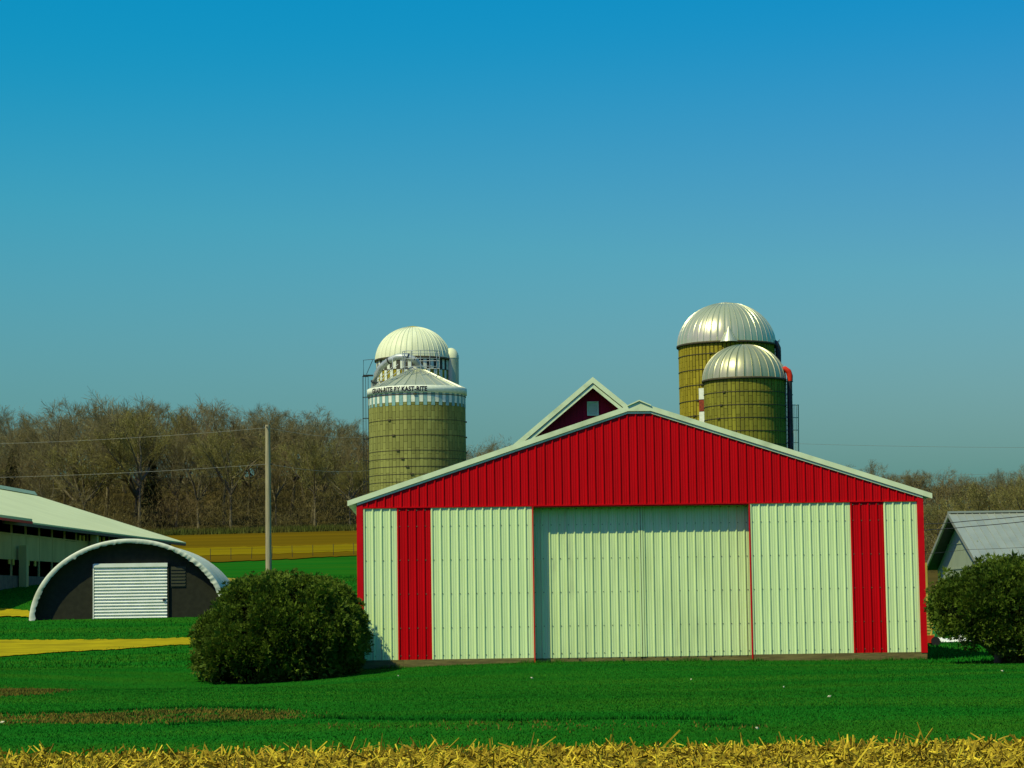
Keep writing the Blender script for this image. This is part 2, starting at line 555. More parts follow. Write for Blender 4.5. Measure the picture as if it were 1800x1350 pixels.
# pale scraps and fallen leaves on the lawn
mb = MB()
for px, py in [(1215, 1199), (1378, 1213), (1458, 1230), (1762, 1184), (935, 1196), (1331, 1288), (4, 1276), (700, 1192)]:
    p = hit(px, py)
    a = RNG.random() * TAU
    s = RNG.uniform(.018, .036)
    q = [p + Vector((math.cos(a + t) * s * k, math.sin(a + t) * s * k, .05 + .02 * (i % 2))) for i, (t, k) in
         enumerate([(0, 1.4), (1.3, .6), (2.2, .8), (3.1, 1.3), (4.4, .7), (5.3, .6)])]
    mb.add(q + [v - Vector((0, 0, .006)) for v in q], [(0, 1, 2, 3, 4, 5), (11, 10, 9, 8, 7, 6)] + [(i, i + 6, (i + 1) % 6 + 6, (i + 1) % 6) for i in range(6)])
o = mb.build('fallen_leaves', PAPER)
tag(stuff(o), 'small pale leaves scattered on the lawn', 'leaves')

# ------------------------------------------------------------------ red and white machine shed
HALF, UNIT = 7.59, .902
PB, PT = .22, 4.26                  # bottom and top of the lower siding
RS, RP = .325, 6.86                 # roof slope and rake height at the peak


def zr(x):
    return min(RP - RS * abs(x), RP - .10)


def siding(w, z0, ztop, x0=0., rib0=.03, pitch=.2286, back=.004):
    """ribbed sheet of width w; ztop is a number or function of absolute x"""
    zt = ztop if callable(ztop) else (lambda x: ztop)
    pts = [(0., 0.)]
    c = rib0
    while c < w - .001:
        for dx, h in ((-.030, 0), (-.013, .026), (.013, .026), (.030, 0)):
            if pts[-1][0] + .001 < c + dx < w - .001:
                pts.append((c + dx, h))
        for m in (.082, .146):
            for dx, h in ((-.014, 0), (0, .006), (.014, 0)):
                if pts[-1][0] + .001 < c + m + dx < w - .001:
                    pts.append((c + m + dx, h))
        c += pitch
    pts.append((w, 0.))
    nP = len(pts)
    v = [(x, -h, z0) for x, h in pts] + [(x, -h, zt(x0 + x)) for x, h in pts]
    v += [(0, back, z0), (w, back, z0), (0, back, zt(x0)), (w, back, zt(x0 + w))]
    f = [(i, i + 1, i + 1 + nP, i + nP) for i in range(nP - 1)]
    b = 2 * nP
    f += [(b + 1, b, b + 2, b + 3), (b, 0, nP, b + 2), (nP - 1, b + 1, b + 3, 2 * nP - 1)]
    f += [tuple(range(nP, 2 * nP)) + (b + 3, b + 2), tuple(range(nP - 1, -1, -1)) + (b, b + 1)]
    return MB().add(v, f)


shed = thing('machine_shed', 'large red and white ribbed steel shed with wide double sliding doors', 'shed', SHED_P.to_tuple(), SHED_YAW)
DEEP = 22.0
ODX = 2.92
mb = MB()
mb.box(-HALF, -ODX, .006, .16, -.4, PT)
mb.box(ODX, HALF, .006, .16, -.4, PT)
mb.prism([(-HALF, PT + .002), (HALF, PT + .002), (HALF, zr(HALF)), (.31, zr(.31)), (-.31, zr(.31)), (-HALF, zr(HALF))], .006, .16)
mb.build('front_wall', M('pale_lumber', (.52, .48, .24), (.42, .38, .18), rough=.8, scale=3), shed)
WP = [siding(UNIT - .002, PB, PT).build('siding_panel', WHITE, shed, (-HALF + .16, 0, 0))]
RP_ = [siding(UNIT - .002, PB, PT).build('siding_panel', RED, shed, (-HALF + .16 + UNIT, 0, 0))]


def copy(o, loc, parent=None, rotz=None):
    c = o.copy()
    COL.objects.link(c)
    c.parent = parent if parent is not None else o.parent
    c.location = loc
    if rotz is not None:
        c.rotation_euler = (0, 0, rotz)
    return c


for k in (2, 3, 4):
    copy(WP[0], (-HALF + .16 + UNIT * k, 0, 0))
for k in (0, 1, 2, 4):
    copy(WP[0], (ODX + UNIT * k, 0, 0))
copy(RP_[0], (ODX + UNIT * 3, 0, 0))
x = -HALF + .02
while x < HALF - .05:
    w = min(UNIT, HALF - .02 - x)
    siding(w - .002, PT + .015, lambda q: zr(q) + .02, x).build('siding_panel', RED, shed, (x, -.012, 0))
    x += UNIT
for s in (-1, 1):
    mb = MB()
    xa, xb = sorted((s * HALF, s * (HALF - .155)))
    mb.box(xa - .01 if s < 0 else xa, xb + .01 if s > 0 else xb, -.036, 0.0, PB - .02, zr(HALF) - .02)
    mb.box(*( (xa - .012, xa + .03) if s < 0 else (xb - .03, xb + .012)), .001, .18, PB - .02, zr(HALF) - .02)
    mb.build('corner_trim', REDTRIM, shed)
    mb = MB()
    xa, xb = sorted((s * ODX, s * (ODX - .03)))
    mb.box(xa, xb, -.04, .03, PB - .15, PT - .004)
    mb.build('door_jamb', REDTRIM, shed)
MB().box(-HALF + .156, HALF - .156, -.04, .0, PT - .018, PT + .014).build('girt_trim', RED, shed)
MB().box(-ODX + .06, ODX - .06, -.02, .165, PT - .05, PT - .02).build('door_header', REDTRIM, shed)
for xa, xb in ((-HALF, -HALF + 1.2), (-HALF + 1.205, -ODX), (ODX, ODX + 2.2), (ODX + 2.205, HALF)):
    MB().box(xa, xb, -.018 - RNG.random() * .01, .005, -.3, PB - .004).build('skirt_board', SKIRT, shed)
for xa, xb in ((-HALF + .01, -HALF + 2.6), (-HALF + 2.605, -ODX - .01), (ODX + .01, ODX + 3.4), (ODX + 3.405, HALF - .01)):
    MB().box(xa, xb, -.040, -.029, -.3, PB - .115).build('skirt_board', SKIRT, shed)
# rake trim, roof and the rest of the body
EX = HALF + .25
for s in (-1, 1):
    poly = [(s * EX, zr(EX)), (s * .31, zr(.31)), (0, zr(.31)), (0, RP + .150), (s * .31, RP - RS * .31 + .140), (s * EX, zr(EX) + .140)]
    MB().prism(poly if s < 0 else poly[::-1], -.085, -.055).build('rake_trim', TRIM, shed)
    poly = [(s * HALF, zr(HALF) - .065), (s * .31, zr(.31) - .065), (0, zr(.31) - .065), (0, zr(.31) - .012), (s * .31, zr(.31) - .012), (s * HALF, zr(HALF) - .012)]
    MB().prism(poly if s < 0 else poly[::-1], -.052, -.0).build('rake_trim', TRIM, shed)
    v0, v1 = zr(EX) + .04, RP + .04
    poly = [(s * EX, v0), (0, v1), (0, v1 + .10), (s * EX, v0 + .10)]
    MB().prism(poly if s < 0 else poly[::-1], -.053, DEEP + .2).build('roof_slope', ROOFMETAL, shed)
    xa, xb = sorted((s * HALF, s * (HALF - .16)))
    MB().box(xa, xb, .161, DEEP, -.4, zr(HALF) + .02).build('side_wall', WHITE, shed)
MB().prism([(-HALF + .17, -.4), (HALF - .17, -.4), (HALF - .17, zr(HALF)), (0, RP), (-HALF + .17, zr(HALF))], DEEP - .16, DEEP).build('back_wall', WHITE, shed)
MB().prism([(-.32, RP + .03), (0, RP + .165), (.32, RP + .03), (.32, RP + .058), (0, RP + .20), (-.32, RP + .058)], -.12, DEEP + .2).build('ridge_cap', TRIM, shed)
# sliding doors, set behind the wall
DW = 2.93
for s in (-1, 1):
    xa = -DW if s < 0 else .008
    xb = -.008 if s < 0 else DW
    d = MB().box(xa, xb, .345, .41, .19, PT + .25).build('sliding_door', DOORWHITE, shed)
    xx = xa + (.0 if s < 0 else .06)
    while xx < xb - .03 - (.06 if s < 0 else 0):
        w = min(UNIT, xb - xx - (.06 if s < 0 else 0))
        siding(w - .002, .20, PT + .24).build('siding_panel', DOORWHITE, d, (xx, .34 + .004 * RNG.random() - .004, 0))
        xx += UNIT
    sx = (-.062, -.010) if s < 0 else (.010, .058)
    MB().box(*sx, .305, .344, .2, PT + .24).build('stile', WHITE, d)
    MB().box(xa, xb, .33, .40, .035, .188).build('bottom_board', SKIRT, d)
scr, scd = MB(), MB()
for zz in (.32, 1.05, 1.95, 2.85, 3.75, 4.18):
    for k in range(5):
        for c in range(4):
            for x0 in (-HALF + .16 + UNIT * k, ODX + UNIT * k):
                xs_ = x0 + .03 + .2286 * c + .042
                scr.box(xs_ - .011, xs_ + .011, -.012, -.001, zz - .011 + .01 * RNG.random(), zz + .011)
    for c in range(26):
        xs_ = -DW + .08 + .2286 * c
        if xs_ < DW - .05:
            scd.box(xs_ - .011, xs_ + .011, .326, .345, zz - .011, zz + .011)
SCREW = M('dull_screw', (.16, .19, .10), rough=.6)
stuff(scr.build('siding_screws', SCREW, shed))
stuff(scd.build('door_screws', SCREW, shed))
MB().box(-DW, DW, .45, .5, -.3, .5).build('inner_kick_board', DARK, shed)
for k in range(5):
    MB().box(-DW + .05 + k * 1.17, -DW + .09 + k * 1.17, .300, .326, .06, .16).build('door_guide', DARKSTEEL, shed)


# ------------------------------------------------------------------ bushes
def bush(name, label, cx, cy, lobes, n_clump, per, seed, trunk, cut=None):
    """lobes: (dx, dy, z, rx, ry, rz); foliage of many small sprays in clumps over the lobes"""
    rng = np.random.default_rng(seed)
    base = Vector((cx, cy, g(cx, cy)))
    root = thing(name, label, 'bush', base.to_tuple(), 0, 'arborvitae bushes beside the shed')
    L_ = np.array(lobes, float)
    area = L_[:, 3] * L_[:, 5] + L_[:, 4] * L_[:, 5]
    which = rng.choice(len(L_), n_clump * 3, p=area / area.sum())
    d = rng.normal(size=(n_clump * 3, 3))
    d /= np.linalg.norm(d, axis=1, keepdims=True)
    c = L_[which][:, :3] + d * L_[which][:, 3:] * rng.uniform(.87, 1.06, (n_clump * 3, 1))
    q = ((c[:, None, :] - L_[None, :, :3]) / L_[None, :, 3:])
    ok = ((q ** 2).sum(-1).min(1) > .72)
    gz = G(c[:, 0] + cx, c[:, 1] + cy) - base.z
    ok &= c[:, 2] > gz + .10
    if cut:
        ok &= cut(c)
    c, which, d = c[ok][:n_clump], which[ok][:n_clump], d[ok][:n_clump]
    nrm = (c - L_[which][:, :3]) / L_[which][:, 3:] ** 2
    nrm /= np.linalg.norm(nrm, axis=1, keepdims=True)
    m = len(c)
    ci = np.repeat(np.arange(m), per)
    N = len(ci)
    cr = rng.uniform(.14, .42, m)[ci]
    dd = rng.normal(size=(N, 3)) + nrm[ci] * .9 + np.array([0, 0, .25])
    dd /= np.linalg.norm(dd, axis=1, keepdims=True)
    pos = c[ci] + dd * (cr * rng.random(N) ** .45)[:, None] * np.array([1, 1, 1.15])
    ax = dd * .7 + nrm[ci] * .5 + np.array([0, 0, .45]) + rng.normal(0, .35, (N, 3))
    ax /= np.linalg.norm(ax, axis=1, keepdims=True)
    # fan of narrow leaflets on each spray
    V, K = [], 4
    sd = np.cross(ax, rng.normal(size=(N, 3)))
    sd /= np.linalg.norm(sd, axis=1, keepdims=True)
    nn = np.cross(ax, sd)
    ln = rng.uniform(.05, .11, N) * (1 + 1.0 * (rng.random(N) < .03))
    for k in range(K):
        an = (k - (K - 1) / 2) * .55 + rng.normal(0, .15, N)
        dr = ax * np.cos(an)[:, None] + sd * np.sin(an)[:, None] + nn * rng.normal(0, .25, N)[:, None]
        wd = np.cross(dr, nn)
        wd /= np.linalg.norm(wd, axis=1, keepdims=True) + 1e-9
        L1 = (ln * rng.uniform(.7, 1.1, N))[:, None]
        w = (ln * .17)[:, None]
        V.append(np.stack([pos, pos + dr * L1 * .5 + wd * w, pos + dr * L1, pos + dr * L1 * .5 - wd * w], 1))
    V = np.stack(V, 1).reshape(-1, 3)
    gz = G(V[:, 0] + cx, V[:, 1] + cy) - base.z
    V[:, 2] = np.maximum(V[:, 2], gz + .01)
    fast_mesh('foliage', V, np.arange(len(V)).reshape(-1, 4), BUSHLEAF, root)
    mb = MB()  # dark hull added inside the lobes: blocks light, its colour paints inner shade
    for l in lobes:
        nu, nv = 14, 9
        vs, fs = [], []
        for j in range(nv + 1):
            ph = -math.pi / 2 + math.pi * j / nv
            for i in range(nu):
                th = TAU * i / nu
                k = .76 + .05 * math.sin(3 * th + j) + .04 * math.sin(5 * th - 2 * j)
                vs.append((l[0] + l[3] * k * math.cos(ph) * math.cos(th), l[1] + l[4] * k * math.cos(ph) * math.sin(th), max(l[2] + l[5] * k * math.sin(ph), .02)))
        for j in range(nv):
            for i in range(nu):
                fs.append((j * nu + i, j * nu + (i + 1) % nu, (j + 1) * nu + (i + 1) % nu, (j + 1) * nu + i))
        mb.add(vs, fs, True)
    mb.build('shade_core', BUSHCORE, root)
    mb = MB()
    for t in trunk:
        mb.tube(t[0], t[1], 7)
    mb.build('trunk', BARK, root)
    return root


BX, BY_ = at(496, 1180, 61.9).x, 61.9
bush('arborvitae_bush', 'broad dark green mound-shaped bush at the left corner of the shed', BX, BY_,
     [(0, 0, 1.12, 1.80, 1.62, 1.30), (-.72, -.15, .75, 1.32, 1.6, .92), (.70, .15, .98, 1.24, 1.45, 1.15), (-.2, .05, 1.35, 1.35, 1.3, 1.02),
      (-.95, -.6, .5, .95, 1.1, .75), (.78, .72, 1.12, 1.12, 1.02, 1.22)],
     640, 96, 3, [([(0, 0, -.3), (.05, 0, 1.0), (.1, .1, 2.0)], [.14, .10, .04]), ([(.2, -.1, -.3), (.7, -.1, .8), (1.0, 0, 1.6)], [.10, .07, .03])])
BX2, BY2 = at(1786, 1172, 60.2).x, 60.2
bush('arborvitae_bush', 'dark green bush on a short trunk at the right edge beside the shed', BX2, BY2,
     [(.1, 0, 1.34, 1.72, 1.5, .95), (-.82, 0, 1.32, 1.05, 1.25, .80), (-.1, .1, 1.66, .85, .9, .60), (.9, 0, 1.3, 1.3, 1.3, 1.1), (.1, -.2, .85, 1.25, 1.15, .7), (.75, -.1, .6, 1.2, 1.2, .6)],
     560, 96, 5, [([(-.45, 0, -.3), (-.42, 0, .5), (-.2, .1, 1.6)], [.13, .11, .05]), ([(-.35, .1, .1), (.4, .1, .9), (.9, 0, 1.6)], [.09, .07, .03]),
                  ([(-.5, 0, .25), (-1.0, -.1, .55), (-1.5, -.1, 1.1)], [.05, .035, .02])],
     cut=lambda c: c[:, 2] > .20 + .62 * np.clip((-c[:, 0] + .05) / 1.3, 0, 1))

# ------------------------------------------------------------------ hoop building
HD = 110.0
hp = at(227, 1093, HD)
hut = thing('hoop_building', 'low white fabric hoop building with dark end wall and white roll-up door', 'shed', hp.to_tuple(), math.radians(3.4))
HA, HB, HL = 4.52, 3.78, 12.0


def arch(t, k=1.0, sag=0.):
    return (HA * k - sag) * math.cos(t), (HB * k - sag) * math.sin(t)


NT = 48
mb = MB()
rows = 25
vs, fs = [], []
for side in (0, 1):
    for j in range(rows):
        y = HL * j / (rows - 1)
        sag = .03 * (math.sin(math.pi * (j % 3) / 3) if True else 0) + (.035 if side else 0)
        for i in range(NT + 1):
            t = -.06 + (math.pi + .12) * i / NT
            xx, zz = arch(t, 1, sag)
            vs.append((xx, y, zz))
w = NT + 1
for side in (0, 1):
    for j in range(rows - 1):
        for i in range(NT):
            a = side * rows * w + j * w + i
            q = (a, a + w, a + w + 1, a + 1)
            fs.append(q if side else q[::-1])
mb.add(vs, fs, True)
mb.build('fabric_cover', FABRIC, hut)
mb = MB()
vs, fs = [], []
NS = 260
ruf = np.convolve(np.random.default_rng(9).normal(0, 1.2, NS + 6), [.25, .5, .25], 'same')
for i in range(NS + 1):
    t = -.02 + (math.pi + .04) * i / NS
    r = float(ruf[i]) + .25 * math.sin(i * .83)
    amp = .020 * (.30 + .45 * max(0, math.sin(t * 1.3 + .2)) + (.5 if t < 1.1 else 0))
    for k, (kk, yy) in enumerate(((1.004, .10), (1.006, -.03), (.988, -.06), (.965, -.05), (.952 + .005 * r, -.02))):
        xx, zz = arch(t, kk)
        vs.append((xx, yy - amp * r * (k > 1), zz))
for i in range(NS):
    for k in range(4):
        a = i * 5 + k
        fs.append((a, a + 1, a + 6, a + 5))
mb.add(vs, fs, True)
mb.build('cover_skirt', FABRIC, hut)
poly = [arch(math.pi * i / 40, .985) for i in range(41)]
poly = [(HA * .985, -.6)] + poly + [(-HA * .985, -.6)]
MB().prism(poly, .44, .52).build('end_wall', MESHWALL, hut)
MB().prism(poly, HL - .3, HL - .2).build('back_wall', MESHWALL, hut)
dx0, dx1, dh = -1.62, 1.70, 2.66
mb = MB()
nw = 17
pts = []
for i in range(nw * 8 + 1):
    z = .04 + (dh - .20) * i / (nw * 8)
    pts.append((.34 - .028 * math.cos(TAU * i / 8), z))
vs = [(dx0, y, z) for y, z in pts] + [(dx1, y, z) for y, z in pts]
k = len(pts)
mb.add(vs, [(i, i + k, i + k + 1, i + 1) for i in range(k - 1)], True)
mb.box(dx0, dx1, .375, .43, .0, dh - .16)
rd = mb.build('roll_up_door', ROLLDOOR, hut)
MB().box(dx0 - .02, dx1 + .02, .28, .435, dh - .155, dh + .02).build('door_housing', ROLLDOOR, rd)
MB().box(dx1 - .2, dx1 - .08, .26, .34, .95, 1.05).build('handle', DARKSTEEL, rd)
for xx in (dx0 - .07, dx1 + .02):
    MB().box(xx, xx + .05, .32, .438, 0, dh).build('door_frame', ROLLDOOR if xx < 0 else MESHWALL, hut)
lv = MB().box(1.85, 2.55, .415, .438, 1.55, 2.5).build('louvre', LOUVRE, hut)
for k in range(6):
    MB().box(1.88, 2.52, .385, .414, 1.6 + k * .15, 1.67 + k * .15).build('slat', LOUVRE, lv)
for y in (.25, .45, 1.9, 3.6, 5.4, 7.2, 9.0, 10.8):
    pts = [(arch(math.pi * i / 24, .975)[0], y, arch(math.pi * i / 24, .975)[1]) for i in range(25)]
    if y < .6:
        MB().tube(pts, .03, 6).build('hoop_pipe', GALV, hut)

# ------------------------------------------------------------------ long open-sided cattle barn
ang = math.radians(3.0)
b0 = at(0, 1018, 130.0)
start = -16.0
bo = Vector((b0.x + math.sin(ang) * start, 130 + math.cos(ang) * start, 3.25))
barn = thing('cattle_barn', 'long open-sided barn with pale low roof behind the hoop building', 'barn', bo.to_tuple(), -ang)
BL = 64.5                      # local y runs away along the wall, building lies at local x < 0
HW, EZ, RISE = 11.0, 3.52, 3.62


def roofpoly(x0, x1, z0, z1, th):
    return [(x0, z0 - th), (x1, z1 - th), (x1, z1), (x0, z0)]


MB().prism(roofpoly(-HW, .75, EZ + RISE, EZ - .22, .09), -1, BL + .9).build('roof_slope', LIGHTROOF, barn)
MB().prism(roofpoly(-2 * HW - .75, -HW - .02, EZ - .22, EZ + RISE, .09), -1, BL + .9).build('roof_slope', LIGHTROOF, barn)
MB().prism([(-HW - .5, EZ + RISE - .1), (-HW + .5, EZ + RISE - .1), (-HW + .3, EZ + RISE + .18), (-HW - .3, EZ + RISE + .18)], -1, BL + .8).build('ridge_cap', LIGHTROOF, barn)
MB().box(.60, .74, 14.2, BL + .9, EZ - .47, EZ - .31).build('eave_fascia', DARKSTEEL, barn)
MB().box(.55, 1.35, -1, 17.6, EZ - .26, EZ - .12).build('lean_to_roof', LIGHTROOF, barn)
MB().box(1.30, 1.38, -1, 17.6, EZ - .40, EZ - .262).build('lean_to_fascia', REDTRIM, barn)
MB().box(-2 * HW, 0, 0, BL, -.6, -.02).build('floor', SOILPATCH, barn)
MB().box(-HW + .2, -HW + .4, 0, BL, 0, EZ + 2).build('interior_shade_wall', DARK, barn)  # near-black wall added inside so the side openings look unlit
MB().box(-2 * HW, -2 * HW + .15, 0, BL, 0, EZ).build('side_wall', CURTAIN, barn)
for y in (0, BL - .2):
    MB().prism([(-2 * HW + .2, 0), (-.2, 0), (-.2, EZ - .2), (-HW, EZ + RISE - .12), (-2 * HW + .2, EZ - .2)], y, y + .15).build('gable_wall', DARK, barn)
MB().box(-.12, .12, 0, BL, -.7, .32).build('kerb_wall', M('barn_concrete', (.16, .15, .10), (.10, .10, .07), rough=.9), barn)
nb = int(BL / 3.05)
cp = MB().box(-.04, .04, .06, 2.99, 1.20, 2.58).build('curtain_panel', CURTAIN, barn, (0, 0, 0))
cr = MB().box(-.02, .075, .0, 3.05, 2.585, 2.66).build('curtain_rail', CURTAIN, barn, (0, 0, 0))
pp = MB().box(-.05, .05, -.04, .04, .32, EZ - .25).build('post', CURTAIN, barn, (0, 0, 0))
for k in range(1, nb):
    copy(cp, (RNG.uniform(-.01, .01), 3.05 * k, RNG.uniform(-.03, .03)))
    copy(cr, (0, 3.05 * k, 0))
    copy(pp, (0, 3.05 * k, 0))
for yy in (19.2, 36.5):
    MB().box(.2, .62, yy, yy + .5, -.6, EZ - .45 if yy > 30 else 2.0).build('concrete_pier', CURTAIN, barn)
for yy, h in ((17.4, .5), (18.2, .6), (21.5, .55), (23.0, .6)):
    MB().box(.06, .12, yy, yy + .35, 1.2 - h * .5, 1.22).build('feed_tag', YELLOWWOOD, barn)
for yy in (34.0, 35.0, 38.3, 39.4, 40.6):
    MB().box(.05, .12, yy, yy + .4, 2.66, 3.0 + .1 * (yy % 1)).build('feed_tag', YELLOWWOOD, barn)


# ------------------------------------------------------------------ silos
def ring_pts(r, n):
    return [(r * math.cos(TAU * k / n), r * math.sin(TAU * k / n)) for k in range(n)]


MORTAR = M('dark_mortar', (.085, .075, .022), (.05, .045, .015), rough=.95, scale=4)


def staves(root, R, z0, z1, n, mat, groove=.035, gw=.10, hgt=.76):
    """every stave is a block with open joints round it, standing on a mortar core"""
    st = TAU / n
    vs, fs = [], []
    for k in range(n):
        a0 = st * k
        z = z1
        first = True
        while z > z0:
            zb = max(z0, z - (hgt * (.5 if (first and k % 2) else 1)))
            first = False
            o_ = len(vs)
            for zz, gg in ((zb + .009, 0), (z - .009, 0)):
                for t, r in ((gw * .5, R - groove), (gw, R), (.5, R + .006), (1 - gw, R), (1 - gw * .5, R - groove)):
                    vs.append((r * math.cos(a0 + st * t), r * math.sin(a0 + st * t), zz))
            fs += [(o_ + i, o_ + i + 1, o_ + i + 6, o_ + i + 5) for i in range(4)]
            fs += [(o_ + 4, o_ + 3, o_ + 2, o_ + 1, o_), (o_ + 5, o_ + 6, o_ + 7, o_ + 8, o_ + 9)]
            z = zb
    wall = MB().add(vs, fs).build('stave_wall', mat, root)
    rp_ = ring_pts(R - groove + .008, 96)
    v = [(x, y, z) for z in (z0, z1) for x, y in rp_]
    MB().add(v, [(i, (i + 1) % 96, (i + 1) % 96 + 96, i + 96) for i in range(96)] + [tuple(range(96, 192))]).build('mortar_core', MORTAR, root)
    return wall


def hoops(root, R, zs, mat, lug0, dlug, rr=.028, nlug=3):
    mb = MB()
    n = 72
    vs, fs = [], []
    for i in range(n):
        a = TAU * i / n
        for dr, dz in ((0, -rr), (rr * 1.4, -rr), (rr * 1.4, rr), (0, rr)):
            vs.append(((R + dr) * math.cos(a), (R + dr) * math.sin(a), dz))
    for i in range(n):
        for k in range(4):
            j = (i + 1) % n
            fs.append((i * 4 + k, j * 4 + k, j * 4 + (k + 1) % 4, i * 4 + (k + 1) % 4))
    mb.add(vs, fs)
    for k in range(nlug):
        a = -math.pi / 2 + TAU * k / nlug
        c, s = math.cos(a), math.sin(a)
        v = [((R + dr) * c - t * s, (R + dr) * s + t * c, z) for z in (-.045, .045) for dr in (0, .08) for t in (-.10, .10)]
        mb.add(v, [(0, 2, 3, 1), (4, 5, 7, 6), (0, 1, 5, 4), (2, 6, 7, 3), (0, 4, 6, 2), (1, 3, 7, 5)])
    first = None
    for i, z in enumerate(zs):
        if first is None:
            first = mb.build('hoop', mat, root, (0, 0, z), lug0)
        else:
            copy(first, (0, 0, z), root, lug0 + dlug * i)


def dome(root, R, z0, H, n, mat, rib=.05, capmat=None, cap_h=.25, cap_r=.22):
    """each gore is a panel of its own with a standing seam along one edge"""
    st = TAU / n
    NP = 12
    top = math.acos(cap_r)
    vs, fs, sm = [], [], []
    for j in range(NP + 1):
        ph = top * j / NP
        r, z = R * math.cos(ph), H * math.sin(ph)
        ew = min(.045 / max(r, .3), st * .2)
        h = rib
        row = [(0, 0), (ew * .5, h), (ew, 0), (ew + (st - ew) / 3, .012), (ew + 2 * (st - ew) / 3, .012), (st, 0)]
        for a, d in row:
            vs.append(((r + d * math.cos(ph)) * math.cos(a), (r + d * math.cos(ph)) * math.sin(a), z + d * math.sin(ph)))
    for j in range(NP):
        for i in range(5):
            a = j * 6 + i
            fs.append((a, a + 1, a + 7, a + 6))
            sm.append(i > 1)
    mb = MB()
    mb.add(vs, fs)
    mb.s = sm
    p = mb.build('dome_panel', mat, root, (0, 0, z0), 0)
    for k in range(1, n):
        copy(p, (0, 0, z0), root, st * k)
    mb = MB()
    n2 = 32
    rc, zc = R * cap_r * 1.12, H * math.sin(math.acos(min(.99, cap_r * 1.12)))
    vs = [(x, y, z0 + zc + .03) for x, y in ring_pts(rc, n2)] + [(x, y, z0 + zc - .04) for x, y in ring_pts(rc * 1.02, n2)] + [(0, 0, z0 + H + cap_h)]
    mb.add(vs, [(i, (i + 1) % n2, 2 * n2) for i in range(n2)] + [(i + n2, (i + 1) % n2 + n2, (i + 1) % n2, i) for i in range(n2)])
    mb.build('dome_cap', capmat or mat, root)
    # eave band
    mb = MB()
    vs = []
    for dr, z in ((.0, -.10), (.06, -.10), (.07, .03), (.0, .06)):
        vs += [(x, y, z0 + z) for x, y in ring_pts(R + dr, 64)]
    mb.add(vs, [(k * 64 + i, k * 64 + (i + 1) % 64, (k + 1) * 64 + (i + 1) % 64, (k + 1) * 64 + i) for k in range(3) for i in range(64)], True)
    mb.build('eave_band', HOOPSTEEL, root)


def ladder(root, a, R, z0, z1, cage=None, gap=.25, w=.42, mat=PIPEGREY, r=.022):
    """ladder standing off the wall at angle a; cage = (z from, z to)"""
    c, s = math.cos(a), math.sin(a)

    def pt(out, side, z):
        return ((R + out) * c - side * s, (R + out) * s + side * c, z)
    ld = MB()
    for sd in (-w / 2, w / 2):
        ld.tube([pt(gap, sd, z0), pt(gap, sd, z1)], r, 5)
    z = z0 + .3
    while z < z1:
        ld.tube([pt(gap, -w / 2, z), pt(gap, w / 2, z)], r * .7, 4)
        z += .45
    z = z0 + .5
    while z < z1:
        for sd in (-w / 2, w / 2):
            ld.tube([pt(0, sd, z), pt(gap, sd, z)], r * .8, 4)
        z += 1.8
    lo = ld.build('ladder', mat, root)
    if cage:
        cg = MB()
        za, zb = cage
        k = 0
        nh = max(2, int((zb - za) / 1.25) + 1)
        for i in range(nh):
            z = za + (zb - za) * i / (nh - 1)
            cg.tube([pt(gap, -w / 2, z)] + [pt(gap + .16 + .20 * math.sin(t), -.30 * math.cos(t), z) for t in np.linspace(-.5, math.pi + .5, 9)] + [pt(gap, w / 2, z)], r * 1.1, 4)
        for t in np.linspace(0, math.pi, 5):
            cg.tube([pt(gap + .16 + .20 * math.sin(t), -.30 * math.cos(t), za), pt(gap + .16 + .20 * math.sin(t), -.30 * math.cos(t), zb)], r * .8, 4)
        cg.build('safety_cage', mat, lo)
    return lo


def silo_at(name, label, px, pyeave, D, z_extra=0):
    p = at(px, pyeave, D)
    gz = g(p.x, p.y) - .3
    return thing(name, label, 'silo', (p.x, p.y, gz), 0), p.z - gz


# --- left front silo with conical roof and lettering band
D1 = 150.0
s1, H1 = silo_at('grain_silo', 'left front concrete stave silo with conical roof and lettered white band', 733, 697, D1)
R1 = (at(818, 760, D1).x - at(648, 760, D1).x) / 2
n1 = 76
ZB = H1 - .62
staves(s1, R1, 0, H1, n1, CONC_GREY, .02, .06)
hz = [ZB - .30 - .75, ZB - 2.0, ZB - 2.95, ZB - 3.45] + [ZB - 3.95 - .47 * k for k in range(14)]
hoops(s1, R1, hz, HOOPSTEEL, math.radians(-32), math.radians(5.5), .016, 3)
st = TAU / n1
bh = [.62, .62]
protos = []
for kind, mat in enumerate((STAVEWHITE, STAVETEAL)):
    a0, a1 = st * .05, st * .95
    lowz = ZB + (.0 if kind else .04) - (.16 if kind else 0)
    mb = MB()
    v = [(r * math.cos(a), r * math.sin(a), z) for z in (lowz, H1 + .05) for r in (R1 - .05, R1 + .018) for a in (a0, a1)]
    mb.add(v, [(0, 2, 3, 1), (4, 5, 7, 6), (0, 1, 5, 4), (2, 6, 7, 3), (0, 4, 6, 2), (1, 3, 7, 5)])
    protos.append(mb.build('painted_stave', mat, s1, (0, 0, 0), st * kind))
for k in range(2, n1):
    copy(protos[k % 2], (0, 0, 0), s1, st * k)
hoops(s1, R1 + .02, [H1 - .10], HOOPSTEEL, 0, 0, .02, 1)
FZ0, FZ1, FR = H1 + .02, H1 + .42, R1 + .10
mb = MB()
vs = []
for r, z in ((R1 - .1, FZ0), (FR, FZ0), (FR, FZ1), (FR - .06, FZ1 + .03)):
    vs += [(x, y, z) for x, y in ring_pts(r, 96)]
mb.add(vs, [(k * 96 + i, k * 96 + (i + 1) % 96, (k + 1) * 96 + (i + 1) % 96, (k + 1) * 96 + i) for k in range(3) for i in range(96)], True)
fascia = mb.build('fascia_band', STAVEWHITE, s1)
